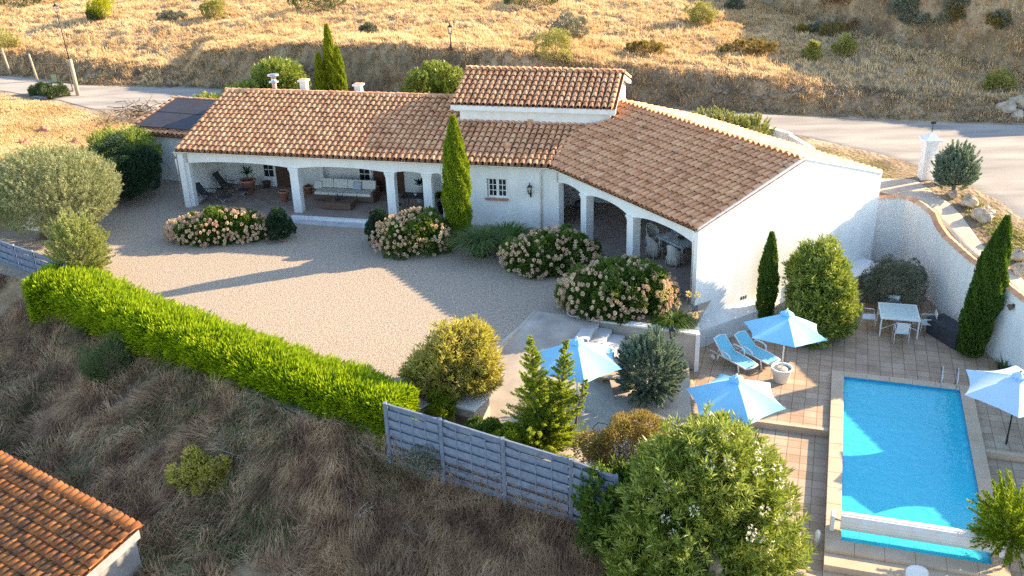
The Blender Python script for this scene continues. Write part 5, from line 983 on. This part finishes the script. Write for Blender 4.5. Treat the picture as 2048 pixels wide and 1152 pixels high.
# ------------------------------------------------------------------ veranda furniture
def hthing(name, label, cat, x, y, z=.12, rz=0, group=None): return thing(name, label, cat, hm(x, y, z), HA + rz, group)
def recliner(label, x, y, rz):
    t = hthing('folding_recliner', label, 'chair', x, y, .12, rz, 'dark folding recliners on the veranda')   # faces +x
    b_ = MB(); b_.add([(-.22, -.26, .45), (.26, -.26, .43), (.26, .26, .43), (-.22, .26, .45)], [(0, 1, 2, 3)]); b_.build('seat', MT['darkfab'], t)
    b_ = MB(); b_.add([(-.22, -.26, .47), (-.22, .26, .47), (-.58, .26, 1.12), (-.58, -.26, 1.12)], [(0, 1, 2, 3)]); b_.build('backrest', MT['darkfab'], t)
    for s_ in (-.29, .29):
        b_ = MB(); b_.tube([(.3, s_, 0), (-.3, s_, .62)], .014, 6); b_.tube([(-.3, s_, 0), (.25, s_, .62)], .014, 6); b_.tube([(-.2, s_, .44), (-.6, s_, 1.15)], .014, 6); b_.build('side_frame', MT['dark_metal'], t)
        b_ = MB(); b_.box(-.32, .3, s_ - .03, s_ + .03, .62, .645); b_.build('armrest', MT['dark_metal'], t)
recliner('dark folding recliner nearer the left edge of the veranda', .85, .95, math.radians(8)); recliner('dark folding recliner farther back on the veranda', 1.2, 2.35, math.radians(5))
def stool(label, x, y):
    t = hthing('folding_footstool', label, 'stool', x, y, .12, 0, 'dark folding footstools on the veranda'); b_ = MB(); b_.box(-.28, .28, -.25, .25, .34, .365); b_.build('seat', MT['darkfab'], t)
    for s_ in (-.22, .22): b_ = MB(); b_.tube([(-.25, s_, 0), (.25, s_, .34)], .012, 5); b_.tube([(.25, s_, 0), (-.25, s_, .34)], .012, 5); b_.build('crossed_legs', MT['steel'], t)
stool('dark folding footstool in front of the nearer recliner', 1.75, .95); stool('dark folding footstool beside the big terracotta pot', 2.2, 2.1)
st_ = hthing('side_table', 'small dark round table between the two recliners', 'table', 1.15, 1.65); b_ = MB(); b_.lathe([(.24, .48), (.24, .5)], n=18); b_.build('table_top', MT['dark_metal'], st_)
for a in (0, 2.1, 4.2): b_ = MB(); b_.tube([(.18 * math.cos(a), .18 * math.sin(a), .48), (.24 * math.cos(a + .3), .24 * math.sin(a + .3), 0)], .012, 5); b_.build('leg', MT['dark_metal'], st_)
def pot(label, x, y, r, h, plant_=None, z=.12, m='terracotta', rim=1.12, n=120, L=.5):
    t = hthing('plant_pot', label, 'pot', x, y, z); b_ = MB(); b_.lathe([(r * .72, 0), (r, h * .86), (r * rim, h * .87), (r * rim, h), (r * .9, h), (r * .88, h * .9)], n=22); b_.build('pot_body', MT[m], t); b_ = MB(); b_.lathe([(r * .88, h * .9), (.02, h * .92)], n=16); b_.build('soil_fill', MT['soil'], t)
    if plant_:
        a = rng.uniform(0, 2 * PI, n); el = rng.uniform(.1, 1.4, n); D = np.stack([np.cos(a) * np.cos(el), np.sin(a) * np.cos(el), np.sin(el)], 1); blades('leaf_blades', np.zeros((n, 3)) + [0, 0, h * .95 + plant_[1]], D, L, plant_[2], LM[plant_[0]], .5, t)
        if plant_[1] > .1: b_ = MB(); b_.tube([(0, 0, h * .9), (0, 0, h + plant_[1])], .04); b_.build('stem', MT['bark'], t)
    return t
pot('big terracotta pot with a spiky dracaena at the back of the veranda', 2.15, 2.75, .36, .68, ('papyrus', .35, .05), L=.6)
pot('small terracotta pot left of the cream corner sofa', 5.35, 3.0, .22, .4, ('brown', 0, .05), n=50, L=.2); pot('reddish jar half hidden behind the first column', 4.6, 1.7, .24, .55); pot('small basket pot beside the white veranda door', 2.75, 3.55, .2, .34, m='wicker')
ap = hthing('agave_planter', 'white planter with a dark agave standing behind the metal table', 'planter', 11.5, 2.6); b_ = MB(); b_.lathe([(.2, 0), (.26, .85), (.3, .87), (.3, .95), (.22, .95)], n=20); b_.build('pot_body', MT['white_plastic'], ap)
a = rng.uniform(0, 2 * PI, 26); el = rng.uniform(.25, 1.3, 26); D = np.stack([np.cos(a) * np.cos(el), np.sin(a) * np.cos(el), np.sin(el)], 1); blades('agave_leaves', np.zeros((26, 3)) + [0, 0, .92], D, .55, .09, LM['dark'], .35, ap)
# corner sofa
sf = hthing('corner_sofa', 'brown wicker corner sofa with cream cushions under the veranda', 'sofa', 7.6, 2.45)
b_ = MB(); b_.box(-1.55, 1.5, -.42, .45, .06, .32); b_.box(-1.55, -.75, .45, .95, .06, .32); b_.box(-1.6, 1.6, .45, .62, .06, .62); b_.box(1.5, 1.62, -.45, .45, .06, .55); b_.build('wicker_base', MT['wicker'], sf, .015)
for k in range(4): b_ = MB(); b_.box(-1.5 + k * .75, -1.5 + k * .75 + .735, -.43, .3, .325, .47); b_.build('seat_cushion', MT['cushion'], sf, .03)
for k in range(4): b_ = MB(Matrix.Translation((-1.5 + k * .75, .33, .47)) @ Matrix.Rotation(-.28, 4, 'X')); b_.box(0, .735, -.07, .08, 0, .45); b_.build('back_cushion', MT['cushion'], sf, .03)
b_ = MB(Matrix.Translation((.35, .18, .48)) @ Matrix.Rotation(-.35, 4, 'X')); b_.box(0, .42, -.05, .06, 0, .4); b_.build('throw_pillow', MT['cushion_blue'], sf, .03); b_ = MB(Matrix.Translation((-1.75, .2, .4)) @ Matrix.Rotation(-.3, 4, 'X')); b_.box(0, .42, -.05, .06, 0, .4); b_.build('throw_pillow', MT['cushion'], sf, .03)
cf = hthing('coffee_table', 'low brown wicker coffee table in front of the cream sofa', 'table', 7.75, 1.25); b_ = MB(); b_.box(-.72, .72, -.4, .4, .03, .36); b_.build('table_body', MT['wicker'], cf, .02)
for x, y in ((-.68, -.36), (.68, -.36), (-.68, .36), (.68, .36)): b_ = MB(); b_.box(x - .03, x + .03, y - .03, y + .03, 0, .03); b_.build('foot', MT['steel'], cf)
vs_ = hthing('vase', 'black round vase on the wicker coffee table', 'vase', 7.65, 1.3, .48); b_ = MB(); b_.lathe([(.08, 0), (.13, .1), (.09, .2), (.06, .24)], n=16); b_.build('vase_body', MT['dark_metal'], vs_); blades('twigs', np.zeros((20, 3)) + [0, 0, .2], rdir(20) + [0, 0, 2.], .35, .01, LM['twig'], .2, vs_)
mt_ = hthing('metal_table', 'dark metal garden table with lattice top between the right columns', 'table', 11.55, 1.5); b_ = MB(); b_.box(-.6, .6, -.4, .4, .71, .74); b_.build('table_top', MT['dark_metal'], mt_)
for sx in (-1, 1):
    for sy in (-1, 1): b_ = MB(); b_.tube([(sx * .5, sy * .32, .71), (sx * .38, sy * .25, .4), (sx * .52, sy * .34, 0)], .016, 6); b_.build('leg', MT['dark_metal'], mt_)
b_ = hthing('candle_bowl', 'small white bowl on the dark metal table', 'bowl', 11.6, 1.5, .86); c_ = MB(); c_.lathe([(.04, 0), (.09, .07), (.08, .07), (.03, .02)], n=14); c_.build('bowl_body', MT['white_plastic'], b_)
def metal_chair(lab, x, y, rz):
    t = hthing('metal_chair', lab, 'chair', x, y, .12, rz, 'dark metal chairs at the lattice table'); b_ = MB(); b_.lathe([(.2, .43), (.2, .45)], n=14); b_.build('seat', MT['dark_metal'], t); b_ = MB(); b_.tube([(-.2, -.16, .45), (-.2, -.22, .8), (0, -.24, .92), (.2, -.22, .8), (.2, -.16, .45)], .014, 6); [b_.tube([(q, -.18, .45), (q, -.235, .88)], .008, 5) for q in (-.1, 0, .1)]; b_.build('backrest', MT['dark_metal'], t)
    for sx in (-.16, .16):
        for sy in (-.16, .16): b_ = MB(); b_.tube([(sx, sy, .43), (sx * 1.3, sy * 1.3, 0)], .012, 5); b_.build('leg', MT['dark_metal'], t)
metal_chair('dark metal chair left of the lattice table', 10.9, .9, -.6); metal_chair('dark metal chair right of the lattice table', 12.35, 1.1, .8)
pot('dark pot with trailing foliage right of the last column', 12.95, 1.3, .2, .5, ('hyd', .3, .08), m='dark_metal', n=160, L=.45)
# wing veranda
def wthing(name, label, cat, x, y, z=.1, rz=0, group=None): return thing(name, label, cat, hw(x, y, z), math.radians(-58.8) + rz, group)
dt = wthing('dining_table', 'white dining table set with plates inside the angled veranda', 'table', 5.6, 2.6); b_ = MB(); b_.box(-.85, .85, -.55, .55, .7, .75); b_.box(-.75, .75, -.45, .45, .6, .7); b_.build('table_top', mat('grey_white_top', [(.5, .52, .54), (.6, .62, .64)], .4, 4), dt, .01)
for sx in (-1, 1):
    for sy in (-1, 1): b_ = MB(); b_.lathe([(.035, 0), (.05, .05), (.03, .2), (.055, .4), (.04, .5), (.06, .6)], (sx * .72, sy * .42, 0), 10); b_.build('leg', MT['white_plastic'], dt)
for x, y, lab in ((-.45, -.3, 'white plate near the left end of the dining table'), (.2, -.3, 'white plate nearest the arches on the dining table'), (-.3, .3, 'white plate at the back of the dining table')):
    p_ = wthing('plate', lab, 'plate', 5.6 + x, 2.6 + y, .85); c_ = MB(); c_.lathe([(.08, 0), (.14, .015), (.13, .018), (.07, .008)], n=18); c_.build('plate_body', MT['white_plastic'], p_)
p_ = wthing('fruit_bowl', 'brown bowl with dried arrangement in the middle of the dining table', 'bowl', 5.75, 2.6, .85); c_ = MB(); c_.lathe([(.06, 0), (.17, .1), (.15, .1), (.05, .02)], n=16); c_.build('bowl_body', MT['wicker'], p_); blades('dried_stems', np.zeros((40, 3)) + [0, 0, .05], rdir(40) + [0, 0, 1.2], .25, .03, LM['brown'], .4, p_)
def wicker_chair(lab, x, y, rz):
    t = wthing('wicker_armchair', lab, 'chair', x, y, .1, rz, 'pale wicker armchairs round the dining table'); b_ = MB(); b_.box(-.27, .27, -.25, .27, .36, .43); b_.build('seat', MT['wicker_light'], t, .02)
    b_ = MB(); n = 15; vs = []
    for j, zz in enumerate((.1, .43, .66, 1.0)):
        for k in range(n): a = PI * (1.0 + k / (n - 1)); top = {0: .1, 1: .43, 2: .62, 3: .64 + .36 * max(0, math.sin((k / (n - 1)) * PI)) ** 1.2}[j]; fl_ = 1 + .12 * (j == 3); vs.append((.31 * fl_ * math.cos(a), (.30 * fl_) * math.sin(a) + .05 * (1 if False else 0), top))
    b_.add(vs, [(j * n + k, j * n + k + 1, (j + 1) * n + k + 1, (j + 1) * n + k) for j in range(3) for k in range(n - 1)], True); o_ = b_.build('shell', MT['wicker_light'], t); q = o_.modifiers.new('thick', 'SOLIDIFY'); q.thickness = .025
    for sx in (-.24, .24):
        for sy in (-.22, .24): b_ = MB(); b_.tube([(sx, sy, .36), (sx * 1.1, sy * 1.1, 0)], .022, 6); b_.build('leg', MT['wicker_light'], t)
wicker_chair('pale wicker armchair left of two on the arch side of the dining table', 5.15, 1.65, 0); wicker_chair('pale wicker armchair right of two on the arch side of the dining table', 6.35, 1.75, .25); wicker_chair('pale wicker armchair at the left head of the dining table, behind the column', 4.2, 2.4, -PI / 2); wicker_chair('pale wicker armchair at the back of the dining table', 5.0, 3.55, PI)
kt = wthing('kettle_grill', 'black kettle grill on a tripod in the corner of the angled veranda', 'grill', -.2, 1.6); b_ = MB(); b_.lathe([(.05, .6), (.22, .7), (.25, .82), (.2, .95), (.05, 1.02)], n=18); b_.build('bowl_body', MT['dark_metal'], kt)
for a in (.3, 2.4, 4.5): b_ = MB(); b_.tube([(.12 * math.cos(a), .12 * math.sin(a), .65), (.28 * math.cos(a), .28 * math.sin(a), 0)], .014, 6); b_.build('leg', MT['dark_metal'], kt)
# ------------------------------------------------------------------ neighbour's building, bottom left
n1 = Vector(A(272, 1060, -1.5)); n2 = Vector(A(0, 918, -1.5)); n3 = Vector(A(40, 1156, -1.5)); ud = (n2 - n1).normalized(); vd = (n3 - n1); vd = (vd - ud * vd.dot(ud)).normalized()
nb = thing('neighbour_building', 'old outbuilding with orange barrel-tile roof and weathered rendered gable at the lower left', 'building', (n1.x, n1.y, -1.5), math.atan2(-ud.y, -ud.x))
# local frame: -x along the eave away from the corner, y = -vd side
Ri = nb.rotation_euler.z; c_, s_ = math.cos(-Ri), math.sin(-Ri); lv = Vector((vd.x * c_ - vd.y * s_, vd.x * s_ + vd.y * c_, 0))
sgn = 1 if lv.y > 0 else -1; sl2 = -.20; WN_ = 6.5
b_ = MB(); b_.add([(0, 0, 0), (-14, 0, 0), (-14, sgn * WN_, WN_ * sl2), (0, sgn * WN_, WN_ * sl2)], [(0, 1, 2, 3)]); nr_ = b_.build('roof', MT['deckdark'], nb)
xfN = slope_xf((-14, sgn * WN_, WN_ * sl2), (1, 0, 0), (0, -sgn, -sl2)); tile_roof('roof_tiles', xfN, 14, 6.6, MT['tiles_old'], nr_, pitch=.27, row=.36, r=.112, jit=.014)
b_ = MB(); prismx(b_, [(0.06 * sgn, -4.6), (.06 * sgn, -.04), (sgn * WN_, WN_ * sl2 - .04), (sgn * WN_, -4.6)], -.3, -.02); b_.box(-14, -.3, min(.06 * sgn, sgn * .3), max(.06 * sgn, sgn * .3), -4.6, -.08); b_.build('wall', mat('old_render', [(.20, .19, .18), (.32, .31, .29)], .95, 1.2, bump=.5, bscale=20, spots=((.40, .40, .39), .7, .5, .8)), nb)
b_ = MB(); prismx(b_, [(-.06 * sgn, -.30), (-.06 * sgn, -.01), (sgn * WN_, WN_ * sl2 - .01), (sgn * WN_, WN_ * sl2 - .30)], -.02, .05); b_.build('barge_board', mat('whitewashed_board', [(.26, .26, .27), (.42, .41, .41)], .9, 3, bump=.5), nb)

# ------------------------------------------------------------------ gate, fence posts, branch pile, odds and ends at the upper left
gp_ = hit(155, 188); g2 = hit(112, 190)
def wpost(label, px, py, h, r=.07, lean=0, m='weathered_wood', group='old wooden posts beside the gate'):
    p = hit(px, py); b_ = MB(); b_.tube([(0, 0, -.3), (lean, 0, h)], [r, r * .9], 8); o = b_.build('fence_post', MT[m]); o.location = p; return tag(o, label, 'post', group)
wpost('thick pale wooden post right of the rusty gate', 157, 192, 2.35, .14, -.05, group=None)
wpost('wooden post left of the gate, second from the left edge', 77, 163, 1.9, .08, -.25); wpost('wooden post nearest the left edge', 23, 152, 1.9, .08, -.25)
gt = thing('metal_gate', 'rusty green farm gate standing open beside the thick wooden post', 'gate', (gp_[0] - 1.3, gp_[1] + .1, gp_[2]), math.radians(8)); b_ = MB()
for z in (.15, .75, 1.35, 2.0): b_.bar((-.55, 0, z), (.95, 0, z - .12 * (z > 1.9)), .07)
for x in (-.55, .2, .95): b_.bar((x, 0, .1), (x, 0, 2.0), .045)
b_.build('gate_frame', MT['rust'], gt); b_ = MB(); b_.box(-.2, .12, -.015, .015, .78, 1.32); b_.box(-.5, -.22, -.015, .015, .2, .72); b_.build('sheet_panel', mat('faded_green_sheet', [(.26, .27, .16), (.36, .36, .22)], .8, 4), gt)
bp_ = A(285, 222, 2.3); bt = thing('branch_pile', 'pile of cut dry branches heaped behind the solar roof', 'branch pile', (bp_[0] - .3, bp_[1], hz(bp_[0], bp_[1]))); b_ = MB()
for k in range(90):
    p = rng.normal(size=3) * [.7, .55, .25] + [0, 0, .55]; d = rdir(1)[0] * [1, .8, .45]; L_ = rng.uniform(.5, 1.3); b_.tube([tuple(p - d * L_ / 2), tuple(p + d * .1 * L_ + rng.normal(size=3) * .05), tuple(p + d * L_ / 2)], [.025, .02, .008], 4)
b_.build('branches', MT['bark'], bt)
for px, py, r, lab in ((92, 262, .3, 'rust-coloured tile heap in the straw left of the annex'), (50, 287, .28, 'rust-coloured rubble lump near the left edge'), (152, 285, .22, 'small rust-coloured rubble lump beside the laurel')):
    p = hit(px, py); o = rock(lab, p, r, 'rust-coloured rubble lumps'); o.data.materials[0] = MT['terracotta']

# ------------------------------------------------------------------ wild vegetation
def tn(P): e = .3; return np.stack([-(height(P[:, 0] + e, P[:, 1]) - height(P[:, 0] - e, P[:, 1])) / (2 * e), -(height(P[:, 0], P[:, 1] + e) - height(P[:, 0], P[:, 1] - e)) / (2 * e), np.ones(len(P))], 1)
ROADN = np.array([(-36, 68), (-28.5, 63.2), (-25, 60.5), (-20, 59.5), (-6, 56.5), (4, 55), (9.5, 53.8), (15, 50.5), (18.2, 46.5), (19.9, 42.6), (20.8, 38), (21.5, 34), (22.5, 26), (60, 26), (60, 38), (42, 46), (30, 50.4), (22.5, 52.0), (18.9, 53.2), (13.7, 55), (8.3, 56.8), (-.4, 58.8), (-6.5, 60.2), (-20, 65.8), (-29, 68), (-34, 71), (-44, 76)], float)
def scatter(n, x0, x1, y0, y1): return np.stack([rng.uniform(x0, x1, n), rng.uniform(y0, y1, n)], 1)
def inview(P, z, mar=60):
    q = np.stack([P[:, 0], P[:, 1], z - CAM_H], 1); w_ = q @ np.array(fw); u_ = 1024 + F_PX * (q @ np.array(rt)) / w_; v_ = 576 - F_PX * (q @ np.array(up)) / w_
    return (u_ > -mar * 4) & (u_ < 2048 + mar * 4) & (v_ > -mar) & (v_ < 1152 + mar * 2)
# straw on the hill
P = scatter(190000, -50, 50, 52, 118); b = P[:, 1] - np.interp(P[:, 0], BX, BY); z = height(P[:, 0], P[:, 1])
dens = .55 + .45 * sstep(-.3, .3, wav(P[:, 0] * 1.3, P[:, 1] * 1.3 + 40)); bank = (b > -.1) & (b < 2.4)
k = (b > .1) & (rng.random(len(P)) < dens * np.where(bank, .55, 1)) & inview(P, z); P, z = P[k], z[k]
per = 9; i = np.repeat(np.arange(len(P)), per); n = len(i); Q_ = np.stack([P[i, 0] + rng.normal(0, .09, n), P[i, 1] + rng.normal(0, .09, n)], 1); zz = height(Q_[:, 0], Q_[:, 1])
lf = (.20 + .30 * rng.random(len(P)) ** 2 + .15 * np.clip(wav(P[:, 0] + 9, P[:, 1]), 0, 1))[i]; D = rdir(n) * [.6, .6, .3] + [-.25, -.12, 1.0]
tag(blades('dry_grass', np.column_stack([Q_, zz - .02]), D, lf, .035, LM['straw'], .6), kind='stuff')
# bank scrub, browner
P = scatter(60000, -46, 46, 50, 80); b = P[:, 1] - np.interp(P[:, 0], BX, BY); b2 = P[:, 1] - np.interp(P[:, 0], B2X, B2Y); z = height(P[:, 0], P[:, 1])
k = (((b > -.15) & (b < 2.6)) | ((b2 > -.3) & (b2 < 5))) & inview(P, z); P, z = P[k], z[k]; per = 10; i = np.repeat(np.arange(len(P)), per); n = len(i)
Q_ = np.stack([P[i, 0] + rng.normal(0, .1, n), P[i, 1] + rng.normal(0, .1, n)], 1); zz = height(Q_[:, 0], Q_[:, 1]); N_ = unit(tn(P))[i]
tag(blades('bank_scrub', np.column_stack([Q_, zz - .02]), N_ + rdir(n) * .7, .34, .03, leafmat('bank_scrub_leaf', [(.18, .125, .07), (.36, .26, .15), (.54, .40, .23)], .2, patch=.6, scale=.5), .7), kind='stuff')
# half-green grass: verge left of the villa, beyond the right wall, strip before the road
V1 = np.array([(-60, 50.5), (-24.2, 45.6), (-22.2, 48.5), (-22, 52), (-21.8, 57.4), (-24, 59), (-28, 62), (-36, 67), (-60, 74)], float); V2 = np.array([(19, 39.8), (19.2, 36.4), (19.3, 32.6), (20, 28.5), (22, 28), (20.8, 37.5), (19.8, 41.5)], float); V3 = np.array([(11, 50.5), (16, 42.5), (18.3, 43.8), (17.8, 46), (14.6, 50), (9.8, 53.2)], float)
for nm, poly, n0, m, hgt, thr in (('verge_grass', V1, 26000, 'straw', .22, -9), ('verge_green_grass', V1, 9000, 'grassgreen', .2, .05), ('wall_verge_grass', V2, 2600, 'grassgreen', .16, -9), ('roadside_grass', V3, 2600, 'grassgreen', .10, .0)):
    lo, hi = poly.min(0), poly.max(0); P = scatter(n0, max(lo[0], -40), hi[0], lo[1], hi[1]); k = sdist(P, poly) > .1; P = P[k]; k = wav(P[:, 0] * 1.7 + 3, P[:, 1] * 1.7) > thr; P = P[k]; z = height(P[:, 0], P[:, 1]); k = inview(P, z); P = P[k]
    per = 9; i = np.repeat(np.arange(len(P)), per); n = len(i); Q_ = np.stack([P[i, 0] + rng.normal(0, .08, n), P[i, 1] + rng.normal(0, .08, n)], 1); zz = height(Q_[:, 0], Q_[:, 1])
    tag(blades(nm, np.column_stack([Q_, zz - .02]), rdir(n) * [.7, .7, .3] + [-.15, -.1, 1.0], hgt, .03, LM[m], .6), kind='stuff')
# dark scrubby slope in the foreground: swirling mounds of fine dry stems
nC = 2100; C = np.concatenate([scatter(nC, -26, 9, 14, 46), scatter(1500, -8, 4, 21, 28)]); k = (sdist(C, LOWER) > .0) & ((np.arange(len(C)) < nC) | (sdist(C, LOWER) < 1.5)); C = C[k]; zc = height(C[:, 0], C[:, 1]); k = inview(C, zc, 150); C, zc = C[k], zc[k]
for nm, m, sel, per, L_, W__ in (('dry_scrub', 'scrub', rng.random(len(C)) < .93, 520, .55, .016), ('green_scrub', 'scrub_green', (vnoise(C[:, 0] / 3 + 5, C[:, 1] / 3, 2) > .08) & (rng.random(len(C)) < .8), 300, .42, .022)):
    c_ = C[sel]; r_ = rng.uniform(.45, 1.15, len(c_)); i = np.repeat(np.arange(len(c_)), per); n = len(i); a = rng.uniform(0, 2 * PI, n); q = np.sqrt(rng.random(n)); x = c_[i, 0] + np.cos(a) * q * r_[i]; y = c_[i, 1] + np.sin(a) * q * r_[i]
    k = sdist(np.stack([x, y], 1), LOWER) > .02; i, a, q, x, y = i[k], a[k], q[k], x[k], y[k]; n = len(i)
    z = height(x, y) + (1 - q * q) * .75 * r_[i] * rng.uniform(.3, 1, n); sw = rdir(len(c_))[i] * .9
    D = np.stack([np.cos(a) * q * .9, np.sin(a) * q * .9, np.full(n, .55)], 1) + sw * [1, 1, .2] + rdir(n) * .35 + [-.2, -.35, 0]
    tag(blades(nm, np.stack([x, y, z - .05], 1), D, L_, W__, LM[m], .9), kind='stuff')
def dry_twigs(label, px, py, s_, name='dead_shrub'):
    p = hit(px, py); t = thing(name, label, 'dead shrub', (p[0], p[1], p[2] - .1), 0, 'bare pale dead shrubs on the slope'); b_ = MB()
    for k in range(13):
        d = rdir(1)[0] * [1, 1, .6] + [0, 0, .9]; d /= np.linalg.norm(d); a0 = np.zeros(3); pts = [a0]; 
        for j in range(4): pts.append(pts[-1] + d * s_ * .28 + rng.normal(size=3) * s_ * .05)
        b_.tube([tuple(v) for v in pts], [.016, .013, .01, .007, .004], 4)
        for j in (1, 2, 3):
            for _ in range(2): e = d + rdir(1)[0] * .8; b_.tube([tuple(pts[j]), tuple(pts[j] + e * s_ * .25)], [.007, .003], 3)
    b_.build('branches', LM['twig'], t)
for lab, px, py, q in (('bare pale branches beside the yellow-green shrub on the slope', 500, 915, 1.3), ('bare dead shrub in the middle of the slope below the fence', 700, 1040, .9), ('bare dead shrub low on the slope right of the middle', 880, 1100, 1.1), ('bare stems leaning at the first fence post', 790, 925, 1.0), ('bare twigs below the hedge middle', 545, 965, .8), ('pale dry shrub near the right fence post foot', 990, 1040, .8)): dry_twigs(lab, px, py, q)
def wild(label, px, py, R, m, n, L, W, cat='shrub', name='wild_shrub', group='shrubs on the dry hillside'):
    p = hit(px, py); return bush(name, label, cat, (p[0], p[1], p[2] - .1), R, m, n, L, W, 26, .34, group=group, st=3)
wild('yellow-green leafy shrub alone on the dark slope', 412, 975, (.95, .8, .7), 'bamboo', 6000, .11, .055, group=None)
wild('dark green broom bush with yellow tips on the slope below the hedge', 225, 750, (.9, .8, .8), 'scrub_green', 7000, .22, .02, group=None)
wild('pale flowering weed clump below the fence', 860, 985, (.6, .5, .45), 'grey', 4000, .07, .03, group=None)
for lab, px, py, R, m in (('bright yellow broom shrub near the top left of the hillside', 208, 35, (.9, .8, .9), 'broom'), ('small dark shrub beside the bright yellow broom', 192, 38, (.6, .5, .4), 'scrub_green'),
    ('green-yellow shrub on the bank edge right of the centre lantern', 1108, 128, (1.0, .9, 1.1), 'grassgreen'), ('bare-branched grey bush above the bank right of the centre', 1135, 78, (1.2, .9, .9), 'grey'), ('green-yellow tuft near the top middle right', 1400, 50, (1.0, .8, .9), 'grassgreen'),
    ('small olive-green shrub in the straw, upper centre', 738, 70, (.55, .5, .4), 'grey'), ('dark scrub clump at the top centre', 1060, 12, (2.2, 1.2, .8), 'scrub_green'), ('dark scrub clump along the top left of centre', 640, 18, (2.4, 1.2, .8), 'scrub_green'), ('dark brush clump at the top left corner', 40, 12, (2.2, 1.2, .8), 'scrub_green'),
    ('lone green shrub on the slope below the dark upper bank', 1688, 108, (.6, .5, .6), 'grassgreen'), ('small shrub left of the lone green shrub on the right slope', 1622, 118, (.55, .5, .6), 'grassgreen'), ('dark shrub mound at the left end of the upper bank', 1470, 22, (.7, .5, .5), 'grey'), ('yellow-green shrub at the right end of the straw field', 2000, 175, (.9, .7, .5), 'grassgreen'),
    ('olive-green bush at the left edge behind the wooden posts', 5, 100, (1.1, .8, .8), 'grassgreen'), ('dusky bush on the hillside between the yellow broom and cypresses', 430, 35, (.9, .7, .7), 'grassgreen'), ('dark tuft in the straw near the top left of centre', 345, 40, (1.2, .7, .4), 'grey'), ('brown brush clump in the straw above the raised roof', 1290, 105, (1.3, .8, .4), 'brown'), ('brown brush streak on the right straw field', 1500, 105, (2.0, .6, .45), 'brown'), ('low dark bush at the foot of the rusty gate', 115, 195, (.9, .7, .5), 'scrub_green'), ('low tangled bush left of the rusty gate', 85, 190, (.8, .6, .4), 'scrub_green')):
    wild(lab, px, py, R, m, 3800, .16, .05)
for k in range(16):
    px, py = rng.uniform(1560, 2048), rng.uniform(8, 90); p = hit(px, py)
    bush('wild_shrub', 'dark dry brush clump on the upper right bank', 'shrub', (p[0], p[1], p[2] - .15), (rng.uniform(.5, 1.0), .6, rng.uniform(.35, .6)), ('grey', 'brown', 'grey', 'scrub')[k % 4], 1300, .18, .05, 16, .36, group='brush clumps on the upper right bank', st=2)
